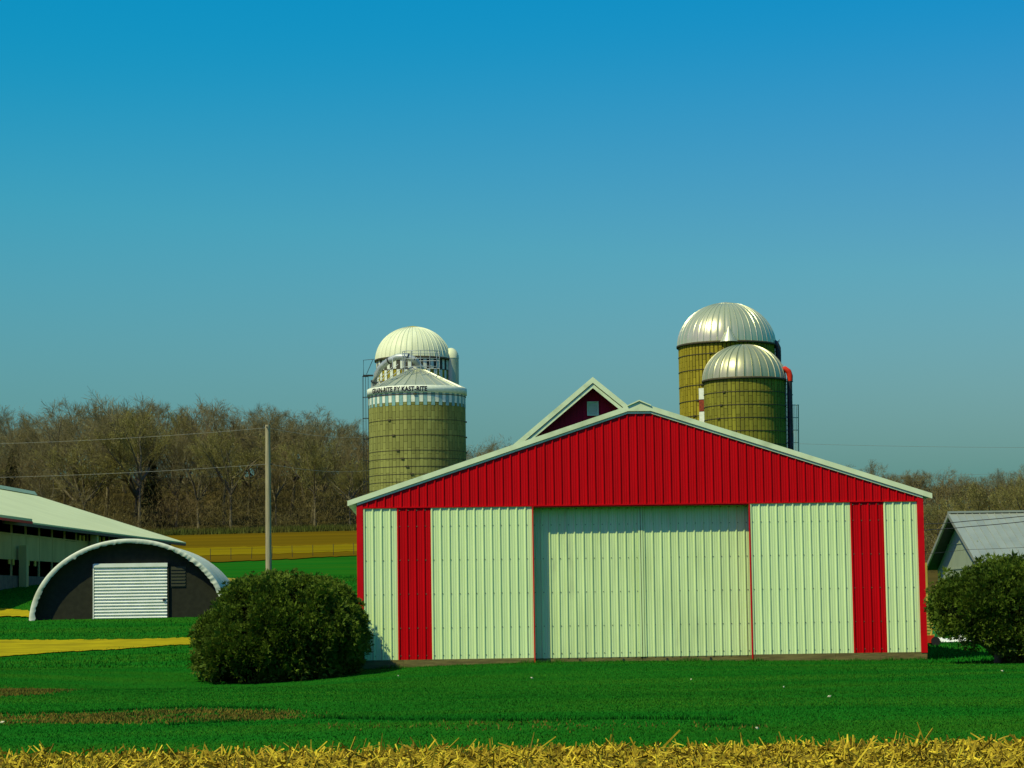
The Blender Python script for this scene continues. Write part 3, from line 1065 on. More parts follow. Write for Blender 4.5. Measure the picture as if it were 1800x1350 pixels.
# the lettering, bent onto the band
fc = bpy.data.curves.new('lettering', 'FONT')
fc.body = 'GRAIN-RITE BY KAST-RITE'
fc.size = .40
fc.extrude = .006
fc.offset = .014
fc.space_character = 1.05
fo = bpy.data.objects.new('lettering_source', fc)
COL.objects.link(fo)
bpy.context.view_layer.update()
me = bpy.data.meshes.new_from_object(fo.evaluated_get(bpy.context.evaluated_depsgraph_get()))
bpy.data.objects.remove(fo)
co = np.empty(len(me.vertices) * 3)
me.vertices.foreach_get('co', co)
co = co.reshape(-1, 3)
x0, x1 = co[:, 0].min(), co[:, 0].max()
view = math.atan2(-s1.location.y, -s1.location.x)           # direction from the silo to the camera
aL, aR = view - math.radians(62), view + math.radians(11.5)
ta = aL + (aR - aL) * (co[:, 0] - x0) / (x1 - x0)
zz = FZ0 + .06 + co[:, 1] * (.30 / co[:, 1].max())
rr = FR + .006 + co[:, 2]
me.vertices.foreach_set('co', np.stack([rr * np.cos(ta), rr * np.sin(ta), zz], -1).ravel())
me.materials.clear()
me.materials.append(LETTER)
me.update()
link('lettering', me, fascia)
# conical roof of ribbed panels
nr = 28
CH, CR0 = 1.28, .42
stc = TAU / nr
vs, fs = [], []
for r, z in ((FR - .02, FZ1 - .02), (CR0, FZ1 + CH)):
    ew = .045 / r * 1.0
    for a, d in ((0, 0), (ew * .4, .05), (ew * .8, 0), (stc * .55, -.01), (stc, 0)):
        vs.append((r * math.cos(a), r * math.sin(a), z + d))
fs = [(i, i + 1, i + 6, i + 5) for i in range(4)]
rp = MB().add(vs, fs).build('roof_panel', GALV, s1)
for k in range(1, nr):
    copy(rp, (0, 0, 0), s1, stc * k)
mb = MB()
vs = [(x, y, FZ1 + CH - .06) for x, y in ring_pts(CR0 + .08, 24)] + [(x, y, FZ1 + CH + .14) for x, y in ring_pts(CR0 + .04, 24)] + [(0, 0, FZ1 + CH + .24)]
mb.add(vs, [(i, (i + 1) % 24, (i + 1) % 24 + 24, i + 24) for i in range(24)] + [(i + 24, (i + 1) % 24 + 24, 48) for i in range(24)])
mb.build('roof_collar', GALV, s1)
# platform rail near the peak
mb = MB()
zc = FZ1 + CH - .05
for z in (zc + .12, zc + .62, zc + 1.12):
    mb.tube([(.05 + 1.45 * math.cos(t) * .8 + .25, -.7 + .75 * math.sin(t), z) for t in np.linspace(-math.pi, 0, 16)] + [(1.46, .2, z), (-.86, .2, z)], .022, 5)
for t in np.linspace(-math.pi, 0, 7):
    x_, y_ = .30 + 1.16 * math.cos(t), -.7 + .75 * math.sin(t)
    mb.tube([(x_, y_, zc - .35), (x_, y_, zc + 1.14)], .024, 5)
mb.build('roof_rail', PIPEGREY, s1)
# arching fill pipe from the left eave over to the peak
PS = (at(734, 697, D1).x - at(733, 697, D1).x)             # metres per photo pixel


def sp(px, py, y=0.0):
    """silo-local point from a pixel, at local depth y"""
    q = at(px, py, s1.location.y + y)
    return (q.x - s1.location.x, y, q.z - s1.location.z)


arc = [sp(657, 684, .9), sp(658, 672, .8), sp(662, 658, .6), sp(670, 645, .3), sp(683, 634, 0), sp(699, 627, -.3), sp(716, 627, -.5), sp(728, 632, -.5)]
fp = MB().tube(arc, .20, 12).build('fill_pipe', PIPEGREY, s1)
MB().tube([sp(728, 632, -.5), sp(733, 638, -.4), sp(741, 648, -.2)], [.22, .19, .17], 10).build('spout', PIPEGREY, fp)
for t in ((4, 5), (1, 2), (6, 7)):
    p, q = Vector(arc[t[0]]), Vector(arc[t[1]])
    MB().tube([p, p + (q - p) * .10], .25, 12).build('pipe_flange', DARKSTEEL, fp)
for aa, bb in ((sp(662, 676, -1.7), sp(700, 640, -1.2)), (sp(662, 682, -1.9), sp(712, 643, -1.2)), (sp(663, 668, -1.5), sp(690, 645, -1.2)), (sp(672, 678, -2.0), sp(728, 648, -1.0)),
               (sp(690, 645, -1.2), sp(690, 628, -1.0)), (sp(712, 648, -1), sp(712, 628, -.9))):
    MB().tube([aa, bb], .022, 5).build('stair_rail', PIPEGREY, s1)
av = view - math.radians(88)
ladder(s1, av, R1, 0, H1 + 1.4, cage=(H1 - 8, H1 + 1.3), gap=.02, w=.36, mat=DARKSTEEL, r=.014)
MB().box(-R1 - .32, -R1 + .3, -.5, .1, H1 + 1.32, H1 + 1.38).build('platform', DARKSTEEL, s1)
mb = MB()
mb.tube([(-R1 - .28, -.5, H1 + 1.36), (-R1 - .28, -.5, H1 + 2.3), (-R1 + .4, -.5, H1 + 2.35)], .02, 5)
mb.tube([(-R1 - .1, -.5, H1 + 1.4), (-R1 + .3, -.5, H1 + 2.3)], .02, 5)
mb.build('platform_rail', DARKSTEEL, s1)

# --- left rear silo with white dome
D2 = 160.0
s2, H2 = silo_at('feed_silo', 'left rear concrete silo with ribbed white dome and yellow cap', 726, 634, D2)
R2 = (at(790, 640, D2).x - at(661, 640, D2).x) / 2
staves(s2, R2, 0, H2, 60, CONC_YELLOW, .03, .10)
st = TAU / 60
pr = []
for kind, mat in enumerate((STAVEWHITE, STAVEDARK)):
    mb = MB()
    a0, a1 = st * .06, st * .94
    v = [(r * math.cos(a), r * math.sin(a), z) for z in (-.75, 0) for r in (R2 - .05, R2 + .02) for a in (a0, a1)]
    mb.add(v, [(0, 2, 3, 1), (4, 5, 7, 6), (0, 1, 5, 4), (2, 6, 7, 3), (0, 4, 6, 2), (1, 3, 7, 5)])
    pr.append(mb.build('painted_stave', mat, s2, (0, 0, H2 - .02 - .75 * kind), st * 7 * kind))
for row in range(3):
    for k in range(60):
        kind = (k + row) % 2
        if kind == 1 and row > 0:
            continue
        if (row, k) in ((0, 0), (0, 0)):
            continue
        copy(pr[kind] if not (kind == 1) else pr[1], (0, 0, H2 - .02 - .76 * row), s2, st * k + .0001)
for o_ in pr[1:]:
    o_.location = (0, 0, H2 - .02 - .76 * 2)
    o_.rotation_euler = (0, 0, st)
hoops(s2, R2, [H2 - .76, H2 - 1.5, H2 - 2.3, H2 - 3.1, H2 - 3.9], HOOPSTEEL, .2, .15, .022, 3)
dome(s2, R2 + .06, H2 + .02, (H2 * 0 + (at(726, 634, D2).z * 0) + abs(at(726, 574, D2).z - at(726, 633, D2).z)) - .02, 40, WHITEDOME, .03, YELLOWCAP, .08, .2)
mb = MB()
ca = math.atan2(-.55, .835)
cxx, cyy, crr = (at(793, 640, D2).x - s2.location.x), -.3, .52
vs = []
nn = 20
zt = at(793, 631, D2).z - s2.location.z
for z, k in ((zt - 6.5, 1), (zt, 1)):
    vs += [(cxx + x * k, cyy + y * k, z) for x, y in ring_pts(crr, nn)]
mb.add(vs, [(i, (i + 1) % nn, (i + 1) % nn + nn, i + nn) for i in range(nn)], True)
ch = mb.build('unloading_chute', GALV, s2)
mb = MB()
vs = []
for j in range(6):
    ph = math.pi / 2 * j / 6
    vs += [(cxx + x, cyy + y, zt + .72 * math.sin(ph)) for x, y in ring_pts(crr * 1.04 * math.cos(ph), nn)]
vs.append((cxx, cyy, zt + .72))
mb.add(vs, [(j * nn + i, j * nn + (i + 1) % nn, (j + 1) * nn + (i + 1) % nn, (j + 1) * nn + i) for j in range(5) for i in range(nn)] + [(5 * nn + i, 5 * nn + (i + 1) % nn, 6 * nn) for i in range(nn)], True)
mb.build('chute_hood', WHITEDOME, ch)

# --- right rear silo, tall, with bright galvanised dome
D3 = 160.0
s3, H3 = silo_at('tall_silo', 'tall right rear concrete silo with shiny galvanised dome and small cone dormer', 1277, 609, D3)
R3 = (at(1361, 640, D3).x - at(1192, 640, D3).x) / 2
staves(s3, R3, 0, H3, 72, CONC_YELLOW, .06, .14)
hoops(s3, R3, [H3 - .75 - 1.02 * k for k in range(9)], HOOPSTEEL, math.radians(-24), math.radians(-6), .022, 2)
dome(s3, R3 + .07, H3 + .02, at(1277, 531, D3).z - at(1277, 609, D3).z - .1, 44, GALVDOME, .028, None, .1, .24)
vw3 = math.atan2(-s3.location.y, -s3.location.x)
mb = MB()
q = at(1281, 601, D3 - R3 * .97)
lx, ly, lz = q.x - s3.location.x, q.y - s3.location.y, q.z - s3.location.z
zc = at(1281, 573, D3 - R3 * .97).z - s3.location.z
vs = [(lx + x, ly - .12 + y, lz) for x, y in ring_pts(.60, 24)] + [(lx, ly - .16, zc)]
mb.add(vs, [(i, (i + 1) % 24, 24) for i in range(24)])
mb.add(vs[:24], [tuple(range(23, -1, -1))])
mb.build('cone_dormer', GALV, s3)
# column of unloading doors on the left face
da = vw3 - math.radians(31)
for k in range(12):
    z1 = at(1231, 681, D3 - R3).z - s3.location.z - .78 * k
    c, s = math.cos(da), math.sin(da)
    v = []
    for z in (z1 - .74, z1):
        for out in (-.05, .07):
            for sd in (-.22, .22):
                v.append(((R3 + out) * c - sd * s, (R3 + out) * s + sd * c, z))
    MB().add(v, [(0, 2, 3, 1), (4, 5, 7, 6), (0, 1, 5, 4), (2, 6, 7, 3), (0, 4, 6, 2), (1, 3, 7, 5)]).build('unloading_door', RUST if k == 1 else STAVEWHITE, s3)


def sp3(px, py, y=0.0):
    q = at(px, py, s3.location.y + y)
    return (q.x - s3.location.x, y, q.z - s3.location.z)


MB().tube([sp3(1352, 599, -.6), sp3(1359, 600, -.7), sp3(1364, 604, -.8), sp3(1367.5, 612, -.8), sp3(1368, 625, -.8), sp3(1368, 790, -.8)], .20, 10).build('fill_pipe', DARKSTEEL, s3)
mb = MB()
mb.tube([sp3(1362, 604, -.5), sp3(1371, 597, -.5)], .02, 4)
mb.tube([sp3(1364, 600, -.5), sp3(1371, 601, -.5)], .02, 4)
mb.tube([sp3(1363.5, 612, -.5), sp3(1363.5, 640, -.5)], .02, 4)
mb.tube([sp3(1361, 618, -.5), sp3(1373, 618, -.5)], .03, 4)
mb.build('pipe_bracket', DARKSTEEL, s3)
mb = MB()
for x, y in ((0, 0),):
    bx_, by_, bz_ = sp3(1244, 604, -R3 * .9)
mb.tube([(bx_, by_, bz_), (bx_ + .02, by_, bz_ + .16)], [.07, .05], 6)
mb.build('vent_stub', DARKSTEEL, s3)

# --- right front silo
D4 = 151.0
s4, H4 = silo_at('short_silo', 'short right front olive concrete silo with grey galvanised dome and red pipe', 1308, 670, D4)
R4 = (at(1379, 700, D4).x - at(1237, 700, D4).x) / 2
staves(s4, R4, 0, H4, 60, CONC_OLIVE, .04, .09)
hoops(s4, R4, [H4 - .85 - .82 * k for k in range(10)], HOOPSTEEL, math.radians(-35), math.radians(-5), .02, 2)
dome(s4, R4 + .06, H4 + .02, at(1308, 605, D4).z - at(1308, 670, D4).z - .08, 30, M('dull_galvanised_dome', (.48, .48, .25), (.41, .41, .21), rough=.38, metal=.55, spec=.4, scale=1.1), .05, None, .02, .16)


def sp4(px, py, y=0.0):
    q = at(px, py, s4.location.y + y)
    return (q.x - s4.location.x, y, q.z - s4.location.z)


MB().tube([sp4(1373, 650, -.5), sp4(1380, 648.5, -.6), sp4(1386, 653, -.6), sp4(1388.5, 661, -.6), sp4(1388.5, 670, -.6)], [.17, .18, .19, .19, .18], 12).build('red_elbow', ORANGE, s4)
MB().tube([sp4(1388, 670, -.6), sp4(1391, 830, -.6)], .16, 10).build('fill_pipe', DARKSTEEL, s4)
mb = MB()
for pyy in (671, 694, 712, 734, 756, 778, 800):
    mb.tube([sp4(1379, pyy, -.4), sp4(1394, pyy, -.4)], .035, 5)
mb.tube([sp4(1374, 640, -.3), sp4(1386, 648, -.5)], .018, 4)
mb.build('pipe_bracket', PIPEGREY, s4)
mb = MB()
mb.tube([sp4(1381.0, 672, -.2), sp4(1382.5, 830, -.2)], .055, 6)
mb.tube([sp4(1384.5, 672, -.2), sp4(1386, 830, -.2)], .055, 6)
for k in range(18):
    mb.tube([sp4(1381, 676 + 8 * k, -.2), sp4(1386, 676 + 8 * k, -.2)], .02, 4)
lo = mb.build('ladder', GALV, s4)
mb = MB()
for pyy in (712, 734, 756, 778, 800):
    mb.tube([sp4(1387, pyy, -.2), sp4(1394, pyy, -.75), sp4(1400, pyy, -.6), sp4(1404, pyy, 0), sp4(1400, pyy, .5), sp4(1387, pyy, .5)], .028, 5)
for px_, yy in ((1394.5, -.75), (1397.5, -.68), (1400.5, -.6), (1404, 0), (1403, -.3)):
    mb.tube([sp4(px_ - .3, 711, yy), sp4(px_ + .6, 815, yy)], .018, 4)
mb.build('safety_cage', GALV, lo)

# ------------------------------------------------------------------ red gabled barn behind the shed
D5 = 120.0
q = at(1042, 673, D5)
gz = g(q.x, q.y) - .3
rb = thing('red_barn', 'red gabled barn with white rake trim and louvred vent behind the shed', 'barn', (q.x, q.y, gz), math.radians(3.0))
HP, W5, SL = q.z - gz, 6.6, .83


def z5(x):
    return HP - SL * abs(x)


MB().prism([(-W5 + .4, 0), (W5 - .4, 0), (W5 - .4, z5(W5 - .4)), (0, z5(0)), (-W5 + .4, z5(W5 - .4))], .74, .9).build('gable_wall', MAROON, rb)
mb = MB()
x = -W5 + .42
bp = []
while x < W5 - .5:
    w = .30
    z1 = min(z5(x + .01), z5(x + w - .01)) - .03
    MB().prism([(x + .008, HP - 6.5), (x + w - .008, HP - 6.5), (x + w - .008, z5(x + w - .008) - .02), (x + .008, z5(x + .008) - .02)] if abs(x + w / 2) > .2 else
               [(x + .008, HP - 6.5), (x + w - .008, HP - 6.5), (x + w - .008, z5(x + w) - .02), (x + .008, z5(x) - .02)], .715, .739).build('wall_board', MAROON, rb)
    x += w
for s in (-1, 1):
    poly = [(s * (W5 + .3), z5(W5 + .3)), (0, HP), (0, HP + .30), (s * (W5 + .3), z5(W5 + .3) + .30)]
    MB().prism(poly if s < 0 else poly[::-1], -.03, .02).build('rake_trim', TRIM, rb)
    poly = [(s * (W5 + .3), z5(W5 + .3) - .26), (0, HP - .26), (0, HP - .05), (s * (W5 + .3), z5(W5 + .3) - .05)]
    MB().prism(poly if s < 0 else poly[::-1], .022, .07).build('rake_trim', TRIM, rb)
    poly = [(s * (W5 + .32), z5(W5 + .32) + .04), (0, HP + .04), (0, HP + .24), (s * (W5 + .32), z5(W5 + .32) + .24)]
    MB().prism(poly if s < 0 else poly[::-1], .021, 24).build('roof_slope', ROOFMETAL, rb)
    xa, xb = sorted((s * (W5 - .4), s * (W5 - .55)))
    MB().box(xa, xb, .901, 23.5, 0, z5(W5 - .4)).build('side_wall', MAROON, rb)
MB().prism([(-W5 + .56, 0), (W5 - .56, 0), (W5 - .56, z5(W5 - .5)), (0, z5(0)), (-W5 + .56, z5(W5 - .5))], 23.3, 23.5).build('back_wall', MAROON, rb)
va, vb = at(1033, 706, D5 + .7), at(1053.5, 730.5, D5 + .7)
vx0, vx1, vz0, vz1 = va.x - q.x, vb.x - q.x, vb.z - gz, va.z - gz
vt = MB().box(vx0, vx1, .68, .714, vz0, vz1).build('louvred_vent', TRIM, rb)
for (a, b, c, d) in ((vx0, vx0 + .06, vz0, vz1), (vx1 - .06, vx1, vz0, vz1), (vx0 + .062, vx1 - .062, vz0, vz0 + .06), (vx0 + .062, vx1 - .062, vz1 - .06, vz1)):
    MB().box(a, b, .63, .679, c, d).build('vent_frame', TRIM, vt)
z = vz0 + .08
while z < vz1 - .1:
    MB().add([(vx0 + .07, .675, z + .05), (vx1 - .07, .675, z + .05), (vx1 - .07, .64, z), (vx0 + .07, .64, z), (vx0 + .07, .678, z + .06), (vx1 - .07, .678, z + .06)],
             [(3, 2, 1, 0), (0, 1, 5, 4)]).build('slat', TRIM, vt)
    z += .065

# ------------------------------------------------------------------ grey building on the right
gx = 18.3
gr = at(1668, 903, 100.0)
GB = g(24, 100) - .2
gb = thing('grey_building', 'grey metal-roofed building behind the right bush', 'building', (gr.x, 100.0, GB), math.radians(.5))
RH = gr.z - GB
HWD = 5.75
EH = at(1718, 992, 100 - HWD).z - GB
SLP = (RH - EH) / HWD
LEN = 12.0
for s in (-1, 1):
    v = []
    for x in (0, LEN):
        for (yy, zz) in ((0, RH), (s * HWD, EH)):
            for t in (0, -.07):
                v.append((x, yy, zz + t))
    f = [(0, 2, 6, 4), (1, 5, 7, 3), (0, 1, 3, 2), (4, 6, 7, 5), (2, 3, 7, 6), (0, 4, 5, 1)]
    MB().add(v, f).build('roof_deck', DARKSTEEL, gb)
# roofing sheets, each with its standing seam
sw = .31
v, f = [], []
prof = [(0, .012), (.015, .045), (.035, .045), (.05, .012), (sw - .004, .012)]
for (yy, zz) in ((.0, RH), (-HWD - .06, EH - .06 * SLP)):
    for x, h in prof:
        v.append((x, yy, zz + h))
f = [(i + 5, i + 6, i + 1, i) for i in range(4)]
GREYROOF = M('grey_green_metal_roof', (.36, .39, .30), (.30, .33, .26), rough=.40, metal=.35, scale=.8)
ps = MB().add(v, f).build('roof_panel', GREYROOF, gb)
k = 1
while sw * k < LEN - .3:
    copy(ps, (sw * k, 0, 0), gb)
    k += 1
MB().box(-.04, LEN, -.12, .12, RH + .02, RH + .10).build('ridge_cap', GREYROOF, gb)
for s in (-1, 1):
    v = []
    for x in (-.05, .02):
        for (yy, zz) in ((0, RH), (s * HWD, EH)):
            for t in (.04, -.14):
                v.append((x, yy, zz + t))
    MB().add(v, [(0, 2, 6, 4), (1, 5, 7, 3), (0, 1, 3, 2), (4, 6, 7, 5), (2, 3, 7, 6), (0, 4, 5, 1)]).build('rake_trim', GREYROOF, gb)
OH, OV = .5, .18
gy = HWD - OV
v = [(OH, -gy, -.2), (OH, gy, -.2), (OH, gy, RH - SLP * gy - .08), (OH, 0, RH - .08), (OH, -gy, RH - SLP * gy - .08)]
v += [(OH + .15, y, z) for _, y, z in v]
MB().add(v, [(0, 1, 2, 3, 4)[::-1], (5, 6, 7, 8, 9)] + [(i, (i + 1) % 5, (i + 1) % 5 + 5, i + 5) for i in range(5)]).build('gable_wall', GREYWALL, gb)
MB().box(OH - .03, OH - .001, -gy, gy, EH - .10, EH - .04).build('wall_batten', GREYWALL, gb)
MB().box(OH - .025, OH - .001, -.6 * gy, .6 * gy, EH + .95, EH + 1.0).build('wall_batten', GREYWALL, gb)
MB().box(OH + .16, LEN, -gy, -gy + .15, -.2, EH).build('side_wall', GREYWALL, gb)
MB().box(OH + .16, LEN, gy - .15, gy, -.2, EH).build('side_wall', GREYWALL, gb)

# ------------------------------------------------------------------ utility pole, wires, fence
p0 = at(475.5, 1000, 120.0)
ptop = at(470.5, 747, 120.0)
up = thing('utility_pole', 'tall weathered wooden utility pole behind the left bush', 'pole', (ptop.x, 120.0, g(ptop.x, 120) - .3))
ph = ptop.z - up.location.z
MB().tube([(.02, 0, 0), (.01, 0, ph * .5), (0, 0, ph)], [.165, .145, .125], 12).build('shaft', POLEWOOD, up)
zi = at(471, 816, 120).z - up.location.z
mb = MB()
mb.tube([(.10, -.02, zi), (.22, -.02, zi), (.24, -.02, zi + .08)], [.03, .045, .03], 6)
mb.tube([(-.02, -.14, ph - .12), (-.02, -.2, ph - .12)], [.03, .045], 6)
mb.build('insulator', DARKSTEEL, up)


def wire(label, pts, r, mat, sag=0.):
    mb = MB()
    path = []
    for (a, b) in zip(pts[:-1], pts[1:]):
        a, b = Vector(a), Vector(b)
        for k in range(12):
            t = k / 12
            path.append(a.lerp(b, t) - Vector((0, 0, sag * 4 * t * (1 - t))))
    path.append(Vector(pts[-1]))
    o = mb.tube(path, r, 4).build('power_line', mat)
    return tag(o, label, 'wire', 'power lines')


wire('upper thin wire running left from the utility pole', [at(-260, 783, 120), at(469, 752, 120)], .007, WIRE, .25)
wire('lower thin wire running left from the utility pole', [at(-260, 842, 120), at(469, 816, 119.9)], .007, WIRE, .2)
wire('upper faint wire from the utility pole towards the silos', [at(472, 752, 120), at(652, 768, 146)], .007, WIRE, .2)
wire('lower faint wire from the utility pole towards the silos', [at(476, 816, 119.9), at(650, 827, 146)], .007, WIRE, .2)
wire('upper dark wire crossing in front of the grey roof', [at(1560, 921, 96), at(1700, 916, 90), at(1960, 886, 84)], .014, WIREDARK, .06)
wire('lower dark wire crossing in front of the grey roof', [at(1560, 932, 96), at(1700, 926, 90), at(1960, 895, 84)], .014, WIREDARK, .06)
wire('thin wire sagging low across the grey roof', [at(1560, 976, 96), at(1700, 966, 90), at(1960, 950, 84)], .007, WIREDARK, .05)
wire('faint high wire across the sky above the right wood', [at(1405, 780, 150), at(1960, 786, 150)], .008, WIRE, .1)
wire('faint lower wire against the right wood', [at(1480, 836, 150), at(1960, 826, 150)], .008, WIRE, .1)

fa, fb = at(384, 1022, 134.0), at(660, 1040, 134.0)
fn = thing('rail_fence', 'yellow timber rail fence between the hoop building and the shed', 'fence', (fa.x, 134.0, fa.z))
L_ = fb.x - fa.x
ft = lambda px, py: (at(px, py, 134).x - fa.x, at(px, py, 134).z - fa.z)
for dy in (0, 10):
    (xa, za), (xb, zb) = ft(388, 1018 + dy), ft(660, 1032 + dy)
    MB().add([(xa, 0, za - .09), (xb, 0, zb - .09), (xb, .04, zb - .09), (xa, .04, za - .09), (xa, 0, za + .09), (xb, 0, zb + .09), (xb, .04, zb + .09), (xa, .04, za + .09)],
             [(0, 3, 2, 1), (4, 5, 6, 7), (0, 1, 5, 4), (2, 3, 7, 6), (0, 4, 7, 3), (1, 2, 6, 5)]).build('rail', YELLOWWOOD, fn)
for px_ in (393, 450, 505, 560, 622):
    xa, za = ft(px_, 1014 + (px_ - 393) * .05)
    MB().box(xa - .07, xa + .07, .041, .16, za - 1.7, za).build('post', YELLOWWOOD, fn)
wf = thing('wire_fence', 'thin dark wire fence along the far edge of the green field', 'fence', (0, 0, 0))
fpts = [hit(px_, 986 - (px_ - 380) * .042) for px_ in range(370, 650, 36)]
for p in fpts:
    MB().tube([(p.x, p.y, p.z - .1), (p.x + RNG.uniform(-.05, .05), p.y, p.z + .95)], .02, 5).build('post', DARKSTEEL, wf)
for h in (.45, .85):
    MB().tube([(p.x, p.y - .05, p.z + h) for p in fpts], .005, 4).build('strand', WIREDARK, wf)

# ------------------------------------------------------------------ clutter beyond the shed's right corner
lp = at(1634, 1118, 82.0)
ls = thing('lumber_stack', 'tall stack of yellow boards behind the right corner of the shed', 'lumber', (lp.x, 82.0, g(lp.x, 82)))
zz = .05
k = 0
while zz < 1.35:
    MB().box(-2.2, .08 + RNG.uniform(-.04, .05), -.4, .4, zz, zz + .075).build('board', YELLOWWOOD, ls)
    zz += .105
    k += 1
MB().box(-.16, -.02, -.06, .08, zz - .05, zz + 1.35).build('upright', YELLOWWOOD, ls)
tp = at(1665, 1128, 84.0)
tz = g(tp.x, 84)
mb = MB()
vs = []
nu, nv = 30, 8
for j in range(nv + 1):
    for i in range(nu + 1):
        u, vv = i / nu, j / nv
        e = math.sin(math.pi * vv) * (.5 + .5 * math.sin(math.pi * min(1, u * 1.1)))
        vs.append((-.7 + 2.6 * u, -.4 + .8 * vv, tz - tz + .02 + e * (.16 + .10 * math.sin(u * 9 + vv * 4) + .07 * math.sin(u * 21 - vv * 6)) + .10 * math.exp(-((u - .45) / .12) ** 2) * e))
mb.add(vs, [(j * (nu + 1) + i, j * (nu + 1) + i + 1, (j + 1) * (nu + 1) + i + 1, (j + 1) * (nu + 1) + i) for j in range(nv) for i in range(nu)], True)
o = mb.build('white_tarp', TARP, None, (tp.x, 84.0, tz))
tag(o, 'crumpled white tarp on the grass behind the right bush', 'tarp')
cp_ = at(1634, 1130, 79.0)
ct = thing('garden_cart', 'small orange wheeled cart at the right corner of the shed', 'cart', (cp_.x, 79.0, g(cp_.x, 79)))
MB().prism([(-.28, .10), (.05, .10), (.12, .34), (-.30, .34)], -.2, .2).build('tub', ORANGE, ct)
for (wx, r) in ((.16, .15), (-.25, .12)):
    for wy in (-.26, .24):
        wmb = MB()
        vs = [(wx + r * math.cos(TAU * k / 16), y, r + r * math.sin(TAU * k / 16)) for y in (wy, wy + .05) for k in range(16)]
        wmb.add(vs, [tuple(range(16)), tuple(range(31, 15, -1))] + [(k, k + 16, (k + 1) % 16 + 16, (k + 1) % 16) for k in range(16)])
        wmb.build('wheel', RUBBER, ct)
MB().tube([(.05, 0, .3), (.10, 0, .55), (-.05, 0, .66)], .035, 6).build('handle', YELLOWWOOD, ct)
gp = at(1646, 1112, 86.0)
o = MB().tube([(0, 0, 0), (0, 0, .1), (0, 0, .5), (0, 0, .56)], [.20, .24, .26, .16], 14).build('green_barrel', M('green_plastic', (.01, .16, .04), rough=.4), None, (gp.x, 86, g(gp.x, 86)))
tag(o, 'small green barrel half hidden between shed and right bush', 'barrel')


# ------------------------------------------------------------------ bare trees
def make_tree(seed, height, spread, twigmat, bud=False):
    """short trunk forking into spreading limbs, branches and fine twigs; returns trunk and crown meshes"""
    rng = random.Random(seed)
    trunk, crown = MB(), MB()
    buds = []

    def rv(s, sz=1.):
        return Vector((rng.gauss(0, s), rng.gauss(0, s), rng.gauss(0, s * sz)))

    def limb(mb, p, d, length, r, n, bend, up, sides):
        pts, rs, ds = [p], [r], [d.normalized()]
        d = d.normalized()
        for i in range(n):
            d = (d + rv(bend) + Vector((0, 0, up))).normalized()
            p = p + d * (length / n)
            pts.append(p)
            rs.append(max(r * (1 - .8 * (i + 1) / n), .010))
            ds.append(d)
        mb.tube(pts, rs, sides, True, False)
        return pts, rs, ds

    def along(q, t):
        pts, rs, ds = q
        f = t * (len(pts) - 1)
        i = min(int(f), len(pts) - 2)
        return pts[i].lerp(pts[i + 1], f - i), rs[i], ds[i + 1]

    def off(d, ang):
        a = rng.random() * TAU
        sd = d.cross(Vector((math.cos(a), math.sin(a), .37))).normalized()
        return d * math.cos(ang) + sd * math.sin(ang)

    bole = height * rng.uniform(.24, .40)
    tr = limb(trunk, Vector((0, 0, -.5)), Vector((rng.gauss(0, .06), rng.gauss(0, .06), 1)), bole + .5, height * .019, 4, .05, .05, 7)
    # widen the foot
    base = tr[0][-1]
    limbs = []
    nl = rng.randint(5, 7)
    a0 = rng.random() * TAU
    for k in range(nl):
        az = a0 + TAU * k / nl + rng.gauss(0, .3)
        tilt = rng.uniform(.1, .4) if k % 3 == 0 else rng.uniform(.5, .95) * spread
        d = Vector((math.sin(tilt) * math.cos(az), math.sin(tilt) * math.sin(az), math.cos(tilt)))
        p = tr[0][-1].lerp(tr[0][-2], rng.random() * .9)
        ln = (height - bole) * rng.uniform(.80, .92) * (1.0 - .10 * math.sin(min(tilt, 1.2)))
        limbs.append((limb(trunk, p, d, ln, height * .0105, 6, .12, .07, 5), ln))
    for L, ln in limbs:
        for k in range(9):
            t = .18 + .82 * (k + rng.random()) / 9
            p, r, d = along(L, min(t, .99))
            l2 = ln * rng.uniform(.30, .48) * (1.15 - .55 * t)
            B = limb(crown, p, off(d, rng.uniform(.45, .9)), l2, max(r * .5, .020), 4, .09, .03, 4)
            for j in range(7):
                t2 = .2 + .8 * (j + rng.random()) / 7
                p2, r2, d2 = along(B, min(t2, .99))
                l3 = l2 * rng.uniform(.38, .62) * (1.1 - .4 * t2)
                C = limb(crown, p2, off(d2, rng.uniform(.4, .8)), l3, max(r2 * .55, .013), 2, .07, .03, 3)
                for m in range(6):
                    t3 = .2 + .8 * (m + rng.random()) / 6
                    p3, r3, d3 = along(C, min(t3, .99))
                    T = limb(crown, p3, off(d3, rng.uniform(.3, .65)), l3 * rng.uniform(.45, .8) + .12, .0095, 1, .05, .04, 3)
                    if bud:
                        buds.append(T[0][-1])
    if bud:
        vs, fs = [], []
        for b in buds:
            c = b + rv(.10)
            u = rv(1).normalized() * .06
            w = u.cross(rv(1)).normalized() * .04
            o_ = len(vs)
            vs += [c - u, c - w, c + u, c + w]
            fs.append((o_, o_ + 1, o_ + 2, o_ + 3))
        crown.add(vs, fs)

    def mesh(mb, nm, mat):
        me = bpy.data.meshes.new(nm)
        me.from_pydata(mb.v, [], mb.f)
        me.polygons.foreach_set('use_smooth', mb.s)
        me.materials.append(mat)
        return me
    return mesh(trunk, 'trunk', BARK), mesh(crown, 'crown', twigmat)


TREES = [make_tree(100 + i, h, s, m, b) for i, (h, s, m, b) in enumerate([
    (14.5, .9, TWIG, False), (15.5, 1.0, TWIG, False), (13.5, 1.1, TWIG, True), (14.0, .8, TWIGRED, False), (12.5, 1.0, BUDDED, True),
    (15.0, .9, TWIG, True), (11.0, 1.1, BUDDED, True), (13.0, 1.0, TWIGRED, True)])]


